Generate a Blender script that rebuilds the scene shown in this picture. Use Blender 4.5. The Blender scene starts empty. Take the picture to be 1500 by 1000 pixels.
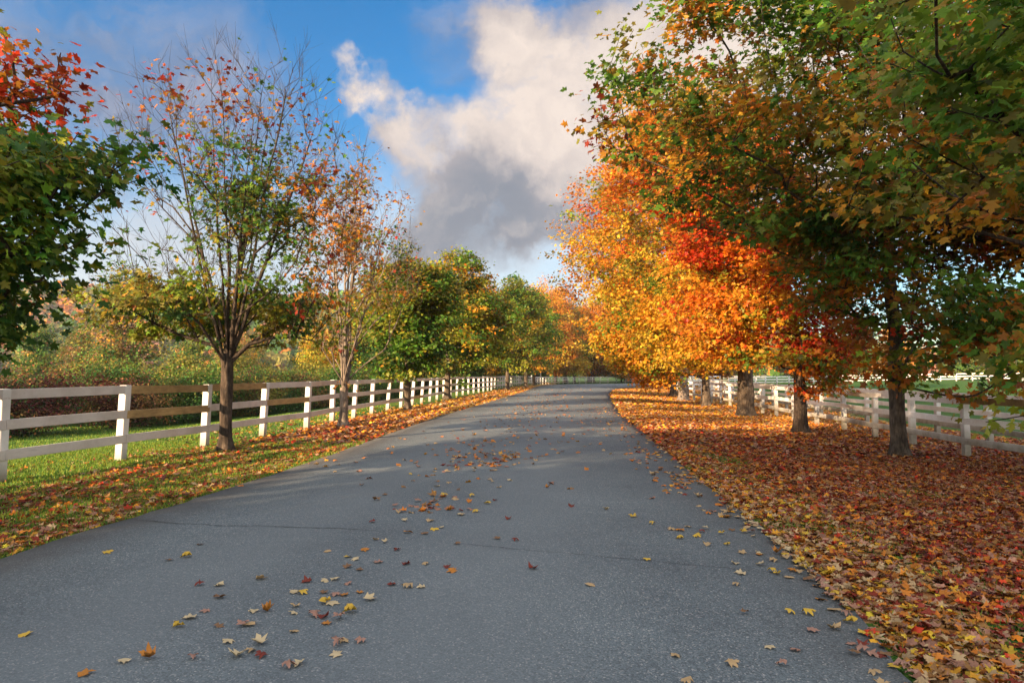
import bpy, math, random
import numpy as np
from mathutils import Vector

R = math.radians
C = bpy.context.scene.collection
rng = np.random.default_rng(7)
random.seed(7)
EXPO = 2.72
SKY = 0.15
SUN_EL, SUN_AZ = 16.0, 225.0      # azimuth clockwise from +Y (behind the camera, to its left)

# ------------------------------------------------------------------ helpers
def tag(o, label=None, cat=None, group=None, kind=None):
    if label: o['label'] = label
    if cat: o['category'] = cat
    if group: o['group'] = group
    if kind: o['kind'] = kind
    return o

def empty(name, loc, rz=0.0):
    o = bpy.data.objects.new(name, None); C.objects.link(o)
    o.location = loc; o.rotation_euler = (0, 0, rz); o.empty_display_size = 0.3
    return o

def link(name, mesh, mats=None, parent=None, loc=(0, 0, 0)):
    o = bpy.data.objects.new(name, mesh); C.objects.link(o)
    if mats is not None and not mesh.materials:
        for m in (mats if isinstance(mats, (list, tuple)) else [mats]): mesh.materials.append(m)
    o.location = loc
    if parent: o.parent = parent
    return o

def copy_tree(o, parent=None):
    c = o.copy(); C.objects.link(c); c.parent = parent
    for ch in [k for k in bpy.data.objects if k.parent == o]: copy_tree(ch, c)
    return c

def mesh_np(name, V, F, col=None, smooth=False, mi=None):
    """V (n,3), F (m,k) all faces with the same number of corners"""
    me = bpy.data.meshes.new(name)
    V = np.asarray(V, dtype=np.float32); F = np.asarray(F, dtype=np.int32)
    me.vertices.add(len(V)); me.vertices.foreach_set('co', V.ravel())
    n, k = F.shape
    me.loops.add(n * k); me.loops.foreach_set('vertex_index', F.ravel())
    me.polygons.add(n); me.polygons.foreach_set('loop_start', np.arange(0, n * k, k, dtype=np.int32))
    if smooth: me.polygons.foreach_set('use_smooth', np.ones(n, dtype=bool))
    if mi is not None: me.polygons.foreach_set('material_index', np.asarray(mi, dtype=np.int32))
    me.update(calc_edges=True)
    if col is not None:
        a = me.attributes.new('col', 'FLOAT_COLOR', 'POINT')
        c4 = np.ones((len(V), 4), dtype=np.float32); c4[:, :3] = col
        a.data.foreach_set('color', c4.ravel())
    return me

class MB:
    """collects quads"""
    def __init__(s): s.V = []; s.F = []
    def box(s, c, d, M=None, bevel=0.0):
        # c centre, d full sizes, M 3x3 (columns = local axes)
        hx, hy, hz = d[0] / 2, d[1] / 2, d[2] / 2
        b = min(bevel, hx * .5, hy * .5, hz * .5)
        n = len(s.V)
        if b <= 0:
            P = [(x, y, z) for x in (-hx, hx) for y in (-hy, hy) for z in (-hz, hz)]
            Q = [(0, 1, 3, 2), (4, 6, 7, 5), (0, 4, 5, 1), (2, 3, 7, 6), (0, 2, 6, 4), (1, 5, 7, 3)]
        else:
            # octagonal section extruded along the longest axis with inset ends
            ax = int(np.argmax(d)); o = [i for i in range(3) if i != ax]
            h = [hx, hy, hz]; A, B_ = h[o[0]], h[o[1]]; L = h[ax]
            ring = [(A - b, -B_), (A, -B_ + b), (A, B_ - b), (A - b, B_), (-A + b, B_), (-A, B_ - b), (-A, -B_ + b), (-A + b, -B_)]
            P = []; Q = []
            for (l, k) in ((-L, (A - b) / A), (-L + b, 1), (L - b, 1), (L, (A - b) / A)):
                for (u, v) in ring:
                    p = [0, 0, 0]; p[ax] = l; p[o[0]] = u * k; p[o[1]] = v * (k if k == 1 else (B_ - b) / B_); P.append(tuple(p))
            for r_ in range(3):
                for i in range(8):
                    j = (i + 1) % 8
                    Q.append((r_ * 8 + i, r_ * 8 + j, r_ * 8 + 8 + j, r_ * 8 + 8 + i))
            for e in (0, 24):
                Q += [(e, e + 1, e + 2, e + 3), (e, e + 3, e + 4, e + 7), (e + 4, e + 5, e + 6, e + 7)]
        for p in P:
            v = np.array(p)
            if M is not None: v = M @ v
            s.V.append(v + np.array(c))
        s.F += [tuple(n + i for i in q) for q in Q]
    def mesh(s, name, smooth=False): 
        me = bpy.data.meshes.new(name)
        me.from_pydata([tuple(v) for v in s.V], [], s.F)
        me.update()
        import bmesh
        bm = bmesh.new(); bm.from_mesh(me); bmesh.ops.recalc_face_normals(bm, faces=bm.faces); bm.to_mesh(me); bm.free()
        return me

def sstep(a, b, x):
    t = np.clip((np.asarray(x, dtype=float) - a) / (b - a), 0, 1); return t * t * (3 - 2 * t)

def vnoise(P, scale, seed=0):
    """smooth value noise in 3d, 0..1"""
    P = np.asarray(P, dtype=float) * scale + seed * 17.31
    i = np.floor(P).astype(np.int64); f = P - i; f = f * f * (3 - 2 * f)
    def h(a, b, c):
        n = (a * 374761393 + b * 668265263 + c * 2147483647 + seed * 974711) & 0x7fffffff
        n = (n ^ (n >> 13)) * 1274126177 & 0x7fffffff
        return ((n ^ (n >> 16)) & 0xffff) / 65535.0
    r = 0
    for dx in (0, 1):
        for dy in (0, 1):
            for dz in (0, 1):
                w = (f[..., 0] if dx else 1 - f[..., 0]) * (f[..., 1] if dy else 1 - f[..., 1]) * (f[..., 2] if dz else 1 - f[..., 2])
                r = r + w * h(i[..., 0] + dx, i[..., 1] + dy, i[..., 2] + dz)
    return r

# ------------------------------------------------------------------ materials
def newmat(name):
    m = bpy.data.materials.new(name); m.use_nodes = True
    nt = m.node_tree; nt.nodes.clear()
    out = nt.nodes.new('ShaderNodeOutputMaterial')
    return m, nt, out

def N(nt, t, **kw):
    n = nt.nodes.new(t)
    for k, v in kw.items():
        if k.startswith('i_'): n.inputs[k[2:].replace('_', ' ')].default_value = v
        else: setattr(n, k, v)
    return n

def principled(nt, out, rough=0.7, spec=0.3):
    p = nt.nodes.new('ShaderNodeBsdfPrincipled')
    p.inputs['Roughness'].default_value = rough
    p.inputs['Specular IOR Level'].default_value = spec
    nt.links.new(p.outputs[0], out.inputs[0]); return p

def noise(nt, vec, scale, detail=4, rough=.6):
    n = N(nt, 'ShaderNodeTexNoise'); n.inputs['Scale'].default_value = scale
    n.inputs['Detail'].default_value = detail; n.inputs['Roughness'].default_value = rough
    if vec is not None: nt.links.new(vec, n.inputs['Vector'])
    return n

def ramp(nt, fac, stops):
    r = N(nt, 'ShaderNodeValToRGB'); el = r.color_ramp.elements
    while len(el) < len(stops): el.new(.5)
    for e, (p, c) in zip(el, stops): e.position = p; e.color = (*c, 1) if len(c) == 3 else c
    nt.links.new(fac, r.inputs[0]); return r

def mixc(nt, fac, a, b, mode='MIX'):
    m = N(nt, 'ShaderNodeMix', data_type='RGBA', blend_type=mode)
    for s, v in ((0, fac), (6, a), (7, b)):
        if isinstance(v, (int, float)): m.inputs[s].default_value = v
        elif isinstance(v, tuple): m.inputs[s].default_value = (*v, 1)
        else: nt.links.new(v, m.inputs[s])
    return m.outputs[2]

def math_(nt, op, a, b=None, clamp=False):
    m = N(nt, 'ShaderNodeMath', operation=op); m.use_clamp = clamp
    for s, v in ((0, a), (1, b)):
        if v is None: continue
        if isinstance(v, (int, float)): m.inputs[s].default_value = v
        else: nt.links.new(v, m.inputs[s])
    return m.outputs[0]

def bump(nt, h, strength, dist, target):
    b = N(nt, 'ShaderNodeBump'); b.inputs['Strength'].default_value = strength; b.inputs['Distance'].default_value = dist
    nt.links.new(h, b.inputs['Height']); nt.links.new(b.outputs[0], target.inputs['Normal']); return b

def mat_leaf(name, trans=0.35, rough=.5):
    m, nt, out = newmat(name)
    a = N(nt, 'ShaderNodeAttribute', attribute_name='col')
    p = nt.nodes.new('ShaderNodeBsdfPrincipled'); p.inputs['Roughness'].default_value = rough
    p.inputs['Specular IOR Level'].default_value = .25
    nt.links.new(a.outputs['Color'], p.inputs['Base Color'])
    t = nt.nodes.new('ShaderNodeBsdfTranslucent'); nt.links.new(a.outputs['Color'], t.inputs['Color'])
    mx = nt.nodes.new('ShaderNodeMixShader'); mx.inputs[0].default_value = trans
    nt.links.new(p.outputs[0], mx.inputs[1]); nt.links.new(t.outputs[0], mx.inputs[2]); nt.links.new(mx.outputs[0], out.inputs[0])
    return m

def mat_bark(name, c1, c2, c3):
    m, nt, out = newmat(name); p = principled(nt, out, .85, .2)
    tc = N(nt, 'ShaderNodeTexCoord'); mp = N(nt, 'ShaderNodeMapping'); mp.inputs['Scale'].default_value = (1, 1, .22)
    nt.links.new(tc.outputs['Object'], mp.inputs[0])
    n1 = noise(nt, mp.outputs[0], 22, 6, .7); n2 = noise(nt, tc.outputs['Object'], 3.5, 4, .6)
    r = ramp(nt, n1.outputs[0], [(.3, c1), (.5, c2), (.72, c3)])
    r2 = ramp(nt, n2.outputs[0], [(.35, (.45, .45, .45)), (.65, (1.15, 1.12, 1.05))])
    c = mixc(nt, 1.0, r.outputs[0], r2.outputs[0], 'MULTIPLY')
    nt.links.new(c, p.inputs['Base Color']); bump(nt, n1.outputs[0], 1.0, .03, p)
    return m

M = {}
M['leaf'] = mat_leaf('leaf_living', .5, .42)
M['leaf_far'] = mat_leaf('leaf_distant', .3, .7)
M['leaf_dry'] = mat_leaf('leaf_fallen', .12, .6)
M['grass_blade'] = mat_leaf('grass_blade', .3, .55)
M['bark'] = mat_bark('bark_maple', (.03, .022, .017), (.10, .078, .06), (.2, .165, .13))
M['bark_dark'] = mat_bark('bark_dark', (.018, .013, .010), (.06, .045, .036), (.14, .11, .085))
M['bark_pale'] = mat_bark('bark_pale', (.09, .072, .06), (.22, .18, .15), (.36, .31, .27))

def mat_paint(name, base, dirt, wood=False):
    m, nt, out = newmat(name); p = principled(nt, out, .55, .35)
    tc = N(nt, 'ShaderNodeTexCoord'); mp = N(nt, 'ShaderNodeMapping'); mp.inputs['Scale'].default_value = (1, .12, 1) 
    nt.links.new(tc.outputs['Object'], mp.inputs[0])
    g = noise(nt, mp.outputs[0], 26, 5, .65); n2 = noise(nt, tc.outputs['Object'], 2.2, 5, .65)
    if wood:
        r = ramp(nt, g.outputs[0], [(.3, dirt), (.7, base)])
        r2 = ramp(nt, n2.outputs[0], [(.3, (.55, .55, .55)), (.7, (1.1, 1.1, 1.1))])
        c = mixc(nt, 1, r.outputs[0], r2.outputs[0], 'MULTIPLY')
    else:
        a = ramp(nt, n2.outputs[0], [(.42, (0, 0, 0)), (.75, (1, 1, 1))])
        gg = ramp(nt, g.outputs[0], [(.5, (0, 0, 0)), (.72, (1, 1, 1))])
        f = math_(nt, 'MAXIMUM', math_(nt, 'MULTIPLY', a.outputs[0], .65), math_(nt, 'MULTIPLY', gg.outputs[0], .4))
        c = mixc(nt, f, base, dirt)
        sx = N(nt, 'ShaderNodeSeparateXYZ'); nt.links.new(tc.outputs['Object'], sx.inputs[0])
        low = N(nt, 'ShaderNodeMapRange'); low.inputs['From Min'].default_value = .32; low.inputs['From Max'].default_value = .0; nt.links.new(sx.outputs[2], low.inputs['Value'])
        c = mixc(nt, math_(nt, 'MULTIPLY', low.outputs[0], math_(nt, 'ADD', .25, n2.outputs[0]), True), c, (.16, .14, .09))
        sp = noise(nt, tc.outputs['Object'], 9, 6, .75); chip = ramp(nt, sp.outputs[0], [(.64, (0, 0, 0)), (.68, (1, 1, 1))])
        c = mixc(nt, math_(nt, 'MULTIPLY', chip.outputs[0], .55), c, (.25, .20, .14))
    nt.links.new(c, p.inputs['Base Color']); bump(nt, g.outputs[0], .35, .006, p)
    return m
M['white'] = mat_paint('paint_white', (.66, .65, .63), (.38, .35, .31))
M['rail'] = mat_paint('paint_weathered', (.54, .50, .47), (.30, .26, .22))
M['rail_clean'] = mat_paint('paint_clean', (.86, .85, .83), (.5, .46, .42))
M['wood'] = mat_paint('bare_wood', (.46, .32, .14), (.28, .185, .08), True)

def mat_road():
    m, nt, out = newmat('asphalt'); p = principled(nt, out, .82, .3)
    tc = N(nt, 'ShaderNodeTexCoord'); o = tc.outputs['Object']
    v = N(nt, 'ShaderNodeTexVoronoi'); v.inputs['Scale'].default_value = 120; nt.links.new(o, v.inputs['Vector'])
    sep = N(nt, 'ShaderNodeSeparateColor'); nt.links.new(v.outputs['Color'], sep.inputs[0])
    grain = ramp(nt, sep.outputs[0], [(0, (.058, .073, .082)), (.5, (.102, .126, .141)), (.88, (.140, .168, .182)), (.95, (.22, .23, .23)), (1, (.34, .34, .33))])
    n = noise(nt, o, 260, 2, .7)
    nr = ramp(nt, n.outputs[0], [(.3, (.6, .6, .6)), (.7, (1.4, 1.4, 1.4))])
    c = mixc(nt, .8, grain.outputs[0], nr.outputs[0], 'MULTIPLY')
    big = noise(nt, o, .35, 5, .6)
    br = ramp(nt, big.outputs[0], [(.32, (.74, .74, .76)), (.68, (1.22, 1.22, 1.20))])
    c = mixc(nt, 1, c, br.outputs[0], 'MULTIPLY')
    # dirt and wear carried by the mesh (edges dusty, tyre lanes paler)
    a = N(nt, 'ShaderNodeAttribute', attribute_name='col'); sa = N(nt, 'ShaderNodeSeparateColor'); nt.links.new(a.outputs['Color'], sa.inputs[0])
    en = noise(nt, o, 2.5, 5, .7)
    ef = math_(nt, 'MULTIPLY', sa.outputs[0], math_(nt, 'ADD', en.outputs[0], .25), True)
    c = mixc(nt, ef, c, (.06, .052, .046))
    c = mixc(nt, math_(nt, 'MULTIPLY', sa.outputs[1], .5), c, (.15, .172, .185))
    nt.links.new(c, p.inputs['Base Color'])
    bump(nt, v.outputs['Distance'], .5, .004, p)
    return m
M['road'] = mat_road()
def mat_flat(name, c, rough=.9):
    m, nt, out = newmat(name); p = principled(nt, out, rough, .1)
    tc = N(nt, 'ShaderNodeTexCoord'); n = noise(nt, tc.outputs['Object'], 30, 4)
    r = ramp(nt, n.outputs[0], [(.3, tuple(x * .6 for x in c)), (.7, tuple(x * 1.3 for x in c))]); nt.links.new(r.outputs[0], p.inputs['Base Color'])
    return m
M['crack'] = mat_flat('crack', (.016, .016, .018))

def mat_ground():
    m, nt, out = newmat('ground'); p = principled(nt, out, .9, .15)
    tc = N(nt, 'ShaderNodeTexCoord'); o = tc.outputs['Object']
    a = N(nt, 'ShaderNodeAttribute', attribute_name='col'); sa = N(nt, 'ShaderNodeSeparateColor'); nt.links.new(a.outputs['Color'], sa.inputs[0])
    # grass
    g1 = noise(nt, o, 55, 4, .7); g2 = noise(nt, o, .45, 5, .65)
    g = ramp(nt, g1.outputs[0], [(.3, (.012, .035, .006)), (.5, (.04, .10, .014)), (.72, (.10, .17, .035))])
    gt = ramp(nt, g2.outputs[0], [(.35, (.75, .95, .8)), (.6, (1.25, 1.1, .8))])
    gc = mixc(nt, 1, g.outputs[0], gt.outputs[0], 'MULTIPLY')
    dry = mixc(nt, 1, gc, (2.1, 1.35, 1.0), 'MULTIPLY')
    gc = mixc(nt, sa.outputs[2], gc, dry)
    # litter
    def vor(sc):
        v = N(nt, 'ShaderNodeTexVoronoi'); v.inputs['Scale'].default_value = sc; nt.links.new(o, v.inputs['Vector']); return v
    v = vor(13); sv = N(nt, 'ShaderNodeSeparateColor'); nt.links.new(v.outputs['Color'], sv.inputs[0])
    red = ramp(nt, sv.outputs[0], [(0, (.07, .018, .010)), (.3, (.16, .04, .015)), (.55, (.28, .10, .03)), (.75, (.34, .16, .06)), (.92, (.42, .27, .14)), (1, (.5, .36, .05))])
    gold = ramp(nt, sv.outputs[1], [(0, (.16, .07, .02)), (.3, (.34, .15, .03)), (.6, (.50, .26, .05)), (.85, (.58, .36, .10)), (1, (.6, .45, .22))])
    lc = mixc(nt, sa.outputs[1], red.outputs[0], gold.outputs[0])
    n3 = noise(nt, o, 7, 5, .7)
    f = math_(nt, 'GREATER_THAN', math_(nt, 'ADD', math_(nt, 'MULTIPLY', sa.outputs[0], 1.15), math_(nt, 'MULTIPLY', math_(nt, 'SUBTRACT', math_(nt, 'ADD', math_(nt, 'MULTIPLY', n3.outputs[0], .6), math_(nt, 'MULTIPLY', sv.outputs[2], .4)), .5), 1.4)), .62)
    c = mixc(nt, f, gc, lc)
    nt.links.new(c, p.inputs['Base Color'])
    h = math_(nt, 'ADD', math_(nt, 'MULTIPLY', v.outputs['Distance'], 2.0), g1.outputs[0])
    bump(nt, h, .7, .03, p)
    return m
M['ground'] = mat_ground()
def mat_hill():
    m, nt, out = newmat('hill'); p = principled(nt, out, .95, .1)
    tc = N(nt, 'ShaderNodeTexCoord'); n = noise(nt, tc.outputs['Object'], .03, 6)
    r = ramp(nt, n.outputs[0], [(.3, (.03, .05, .015)), (.55, (.08, .075, .02)), (.75, (.14, .08, .03))]); nt.links.new(r.outputs[0], p.inputs['Base Color'])
    return m
M['hill'] = mat_hill()

# ------------------------------------------------------------------ road geometry
EL = np.array([(-4.9, -30), (-4.7, -12), (-4.45, 0), (-4.2, 5.6), (-3.98, 7.3), (-3.62, 10.2), (-3.35, 13.4), (-2.94, 19.7), (-2.45, 26), (-1.7, 32.6), (-.55, 44), (.6, 55), (1.7, 68), (3.3, 86), (5.3, 104), (8.6, 121), (14, 133), (23, 142), (40, 149), (80, 156), (140, 160)], float)
ER = np.array([(1.2, -30), (1.4, -12), (1.85, 0), (1.98, 3.3), (2.17, 4.3), (2.38, 5.95), (2.68, 9.9), (3.26, 16.3), (3.95, 24.2), (4.7, 31), (5.87, 40.5), (7.1, 50), (8.7, 60), (11, 71), (15.5, 83), (23, 95), (34, 104), (50, 111), (85, 120), (110, 125), (145, 130)], float)
def resample(P, n, power=1.0):
    # Catmull-Rom through points, then n samples spaced by arclength**power
    Q = []
    for i in range(len(P) - 1):
        p0 = P[max(i - 1, 0)]; p1 = P[i]; p2 = P[i + 1]; p3 = P[min(i + 2, len(P) - 1)]
        for t in np.linspace(0, 1, 14, endpoint=False):
            Q.append(.5 * ((2 * p1) + (-p0 + p2) * t + (2 * p0 - 5 * p1 + 4 * p2 - p3) * t * t + (-p0 + 3 * p1 - 3 * p2 + p3) * t ** 3))
    Q.append(P[-1]); Q = np.array(Q)
    s = np.concatenate([[0], np.cumsum(np.linalg.norm(np.diff(Q, axis=0), axis=1))])
    t = np.linspace(0, 1, n) ** power * s[-1]
    return np.stack([np.interp(t, s, Q[:, 0]), np.interp(t, s, Q[:, 1])], 1)
def zr(y): return -.4 * sstep(84, 145, y)
ELy = lambda y: np.interp(y, EL[:, 1], EL[:, 0])
ERy = lambda y: np.interp(y, ER[:16, 1], ER[:16, 0])
def inroad(x, y):
    """True well inside the road"""
    l = np.where(y < 160, ELy(y), 1e9)
    # the bend: between the two edges
    rr = np.interp(y, ER[:, 1], ER[:, 0])
    return (x > l + .2) & ((x < rr - .2) | (y > 130)) & (y < 160)
def gz(x, y):
    x = np.asarray(x, float); y = np.asarray(y, float)
    dl = ELy(np.clip(y, -30, 120)) - x
    b = 1 - sstep(50, 85, y)
    dr = x - np.interp(np.clip(y, -30, 95), ER[:, 1], ER[:, 0])
    z = zr(y) - .03 - 1.05 * sstep(3.2, 17, dl) * (1 - .6 * sstep(70, 140, y))
    z = z - .33 * sstep(.3, 5.5, dr) * b - .12 * sstep(8, 14, dr) * b
    near = (1 - sstep(40, 70, y))
    ver = sstep(.1, .8, np.maximum(dl, dr))
    z = z + near * ver * (.05 * (vnoise(np.stack([x, y, 0 * x], -1), .7, 3) - .5) + .03 * (vnoise(np.stack([x, y, 0 * x], -1), 2.3, 5) - .5))
    z = z - np.where(inroad(x, y), .05, 0)
    z = z + 1.2 * sstep(170, 400, y) + .7 * sstep(30, 90, x) * sstep(60, 110, y)
    return z

def litter(x, y):
    """leaf cover 0..1 and 'gold' 0..1"""
    P = np.stack([x, y, 0 * x], -1)
    n = vnoise(P, .55, 11); n2 = vnoise(P, 1.7, 12)
    dl = ELy(np.clip(y, -30, 120)) - x; dr = x - np.interp(np.clip(y, -30, 95), ER[:, 1], ER[:, 0])
    right = sstep(-.10, .15, dr) * (1 - sstep(9.5, 12.5, dr)) * 1.0
    gap = np.exp(-((dr - .75 - .25 * n) / .33) ** 2) * (.35 + .25 * sstep(0, 8, 10 - y)) * (n2 > .35)
    hole = sstep(.60, .72, vnoise(P, .95, 14)) * (1 - sstep(14, 26, y)) * .42
    right = np.clip(right - gap - hole, 0, 1) * (1 - sstep(95, 130, y))
    lw = sstep(-.05, .25, dl) * (1 - sstep(2.3, 3.6, dl))
    left = lw * np.clip(.70 + .62 * (n2 - .45) + .35 * sstep(12, 30, y) + .4 * np.exp(-(dl / .5) ** 2), 0, .95)
    ta = np.exp(-(((x + 5.7) / 1.5) ** 2 + ((y - 13.5) / 2.2) ** 2)); left = np.maximum(left, .85 * ta)
    left = np.maximum(left, .12 * (dl > 2) * (dl < 9) * (y < 40))
    cover = np.where(x > (ELy(y) + ERy(y)) / 2, right, left)
    gold = np.clip(sstep(14, 30, y) * .9 + .3 * np.exp(-(np.maximum(dr, 0) / .8) ** 2) * (dr > -1) * (y < 14), 0, 1)
    return cover, gold

# ------------------------------------------------------------------ ground
def axis(segs):
    a = []
    for (s, e, st) in segs: a += list(np.arange(s, e, st))
    a.append(segs[-1][1]); return np.array(a)
gx = axis([(-2600, -600, 250), (-600, -100, 50), (-100, -30, 5), (-30, -12, 1), (-12, 16, .2), (16, 40, 1), (40, 120, 5), (120, 600, 40), (600, 2600, 250)])
gy = axis([(-2600, -600, 250), (-600, -60, 60), (-60, -6, 3), (-6, 30, .25), (30, 70, .5), (70, 180, 1.5), (180, 400, 10), (400, 2600, 200)])
X, Y = np.meshgrid(gx, gy); Z = gz(X, Y)
nx, ny = len(gx), len(gy)
idx = np.arange(nx * ny).reshape(ny, nx)
F = np.stack([idx[:-1, :-1], idx[:-1, 1:], idx[1:, 1:], idx[1:, :-1]], -1).reshape(-1, 4)
cov, gold = litter(X, Y)
dry = .9 * sstep(3, 5, ELy(np.clip(Y, -30, 120)) - X) * (1 - sstep(7, 9, ELy(np.clip(Y, -30, 120)) - X)) * .6
col = np.stack([cov, gold, dry], -1).reshape(-1, 3)
ground = link('ground', mesh_np('ground', np.stack([X, Y, Z], -1).reshape(-1, 3), F, col, True), M['ground'])
tag(ground, 'grassy ground of the verges and paddocks strewn with fallen leaves', 'ground', kind='structure')

# road ribbon
nr_, nc_ = 900, 15
A = resample(EL, nr_, 1.25); B = resample(ER, nr_, 1.25)
jl = (vnoise(np.stack([A[:, 0], A[:, 1], 0 * A[:, 0]], -1), 3.5, 21) - .5) * .12; jr = (vnoise(np.stack([B[:, 0], B[:, 1], 0 * B[:, 0]], -1), 3.5, 22) - .5) * .12
t = np.linspace(0, 1, nc_); t = .5 - .5 * np.cos(np.pi * t) * (1 - .25 * np.sin(np.pi * t))
t[0], t[-1] = 0, 1
D = B - A; W = np.linalg.norm(D, axis=1, keepdims=True); D = D / W
A2 = A - D * jl[:, None]; B2 = B + D * jr[:, None]
P = A2[:, None, :] * (1 - t)[None, :, None] + B2[:, None, :] * t[None, :, None]
zz = zr(P[..., 1]) + .035 * np.sin(np.pi * t)[None, :]
V = np.concatenate([P, zz[..., None]], -1)
edge = np.exp(-(t * 6.3 / .5) ** 2) + .55 * np.exp(-((1 - t) * 6.3 / .4) ** 2)
lane = np.exp(-((t - .3) / .09) ** 2) + np.exp(-((t - .62) / .12) ** 2)
colr = np.stack([np.broadcast_to(edge, (nr_, nc_)), np.broadcast_to(lane, (nr_, nc_)), np.zeros((nr_, nc_))], -1)
# skirts
Vl = V[:, :1] + np.array([0, 0, -.12]); Vr = V[:, -1:] + np.array([0, 0, -.12])
V = np.concatenate([Vl, V, Vr], 1); colr = np.concatenate([colr[:, :1], colr, colr[:, -1:]], 1); k = nc_ + 2
idx = np.arange(nr_ * k).reshape(nr_, k)
F = np.stack([idx[:-1, :-1], idx[:-1, 1:], idx[1:, 1:], idx[1:, :-1]], -1).reshape(-1, 4)
road = link('road', mesh_np('road', V.reshape(-1, 3), F, colr.reshape(-1, 3), True), M['road'])
tag(road, 'grey asphalt lane curving away to the right between the trees', 'road', kind='structure')
def road_z(x, y):
    l, r = ELy(y), ERy(y); tt = np.clip((x - l) / (r - l), 0, 1)
    return zr(y) + .035 * np.sin(np.pi * tt)
# cracks: thin dark strips following measured paths
def strip(pts, w, seed):
    rg = np.random.default_rng(seed); pts = np.array(pts, float)
    s = np.concatenate([[0], np.cumsum(np.linalg.norm(np.diff(pts, axis=0), axis=1))]); n = int(s[-1] / .05)
    u = np.linspace(0, s[-1], n); p = np.stack([np.interp(u, s, pts[:, 0]), np.interp(u, s, pts[:, 1])], 1)
    off = np.cumsum(rg.normal(0, .008, n)); off -= np.linspace(off[0], off[-1], n)
    off += rg.normal(0, .004, n); p[:, 1] += off
    ww = w * (.35 + rg.random(n)) * np.minimum(1, np.minimum(u, s[-1] - u) / .5 + .1)
    V = np.zeros((n, 2, 3)); V[:, 0, :2] = p; V[:, 1, :2] = p; V[:, 0, 1] -= ww / 2; V[:, 1, 1] += ww / 2
    V[..., 2] = road_z(V[..., 0], V[..., 1]) + .006
    i = np.arange(n * 2).reshape(n, 2)
    return V.reshape(-1, 3), np.stack([i[:-1, 0], i[1:, 0], i[1:, 1], i[:-1, 1]], -1)
def gp(px, py, z=0.0):
    """photo pixel on the ground plane z -> world (used once, for measured positions)"""
    Yd = (1.5 - z) * 1000 / (py - 548.0); return (px - 750) / 1000 * Yd, Yd
c1 = strip([gp(175, 756), gp(260, 766), gp(330, 770), gp(440, 774), gp(500, 776), gp(560, 781)], .011, 1)
c2 = strip([gp(640, 795), gp(760, 806), gp(900, 816), gp(1000, 824), gp(1080, 830), gp(1160, 842)], .006, 2)
Vc = np.concatenate([c1[0], c2[0]]); Fc = np.concatenate([c1[1], c2[1] + len(c1[0])])
crack = link('crack', mesh_np('crack', Vc, Fc), M['crack'], road); tag(crack, kind='structure')

# ------------------------------------------------------------------ leaf templates
def leaf_tpl(kind):
    if kind == 'hi':
        half = [(.40, .04), (.23, .22), (.53, .50), (.40, .56), (.30, .60), (.16, .55), (.20, .76), (.11, .78)]
        o = [(0, 0)] + half + [(0, 1.0)] + [(-x, y) for x, y in half[::-1]]; c = (0, .36)
    elif kind == 'mid':
        half = [(.40, .06), (.20, .27), (.52, .58), (.17, .56)]
        o = [(0, 0)] + half + [(0, 1.0)] + [(-x, y) for x, y in half[::-1]]; c = (0, .38)
    elif kind == 'lo':
        half = [(.48, .18), (.42, .64)]
        o = [(0, 0)] + half + [(0, 1.0)] + [(-x, y) for x, y in half[::-1]]; c = (0, .42)
    P = np.array([c] + o); P[:, 1] -= .35
    n = len(o); T = np.array([(0, 1 + i, 1 + (i + 1) % n) for i in range(n)])
    return P, T[:, ::-1]
TPL = {k: leaf_tpl(k) for k in ('hi', 'mid', 'lo')}
TPL['clump'] = (np.array([(-.5, -.25), (.1, -.5), (.55, 0), (.2, .5), (-.45, .35)]), np.array([(0, 1, 2), (0, 2, 3), (0, 3, 4)]))

def leaves_mesh(name, c, d, n, size, colors, kind, curl=.25, rg=rng):
    """c centres, d leaf directions, n normals"""
    P, T = TPL[kind]; m, k = len(c), len(P)
    d = d / np.linalg.norm(d, axis=1, keepdims=True)
    n = n - (n * d).sum(1, keepdims=True) * d; n = n / (np.linalg.norm(n, axis=1, keepdims=True) + 1e-9)
    s = np.cross(d, n)
    cu = curl * (rg.random((m, 1)) * 1.6 - .5); r2 = (P ** 2).sum(1)[None, :]
    zc = -cu * r2 * 1.6 + (np.abs(P[:, 0])[None, :] * (rg.random((m, 1)) - .35) * curl * 1.6)
    zc = zc + rg.normal(0, .06 * min(1, curl * 3), (m, k))
    V = c[:, None, :] + size[:, None, None] * (P[None, :, :1] * s[:, None] + P[None, :, 1:] * d[:, None] + zc[..., None] * n[:, None])
    F = (T[None] + (np.arange(m) * k)[:, None, None]).reshape(-1, 3)
    col = np.repeat(colors, k, axis=0)
    return mesh_np(name, V.reshape(-1, 3), F, col)

PAL = dict(green=(.10, .21, .025), dgreen=(.042, .11, .020), lgreen=(.19, .28, .03), ygreen=(.27, .29, .028), yellow=(.62, .40, .035),
           gold=(.60, .29, .025), orange=(.62, .19, .015), rust=(.46, .16, .022), red=(.48, .045, .015), dred=(.20, .03, .015), brown=(.26, .13, .04),
           olive=(.20, .18, .03), tan=(.42, .29, .15), maroon=(.10, .025, .02), pink=(.34, .17, .11))
def pick(weights, n, rg):
    ks = list(weights); w = np.array([weights[k] for k in ks], float); w /= w.sum()
    i = rg.choice(len(ks), n, p=w); return np.array([PAL[k] for k in ks])[i]

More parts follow.
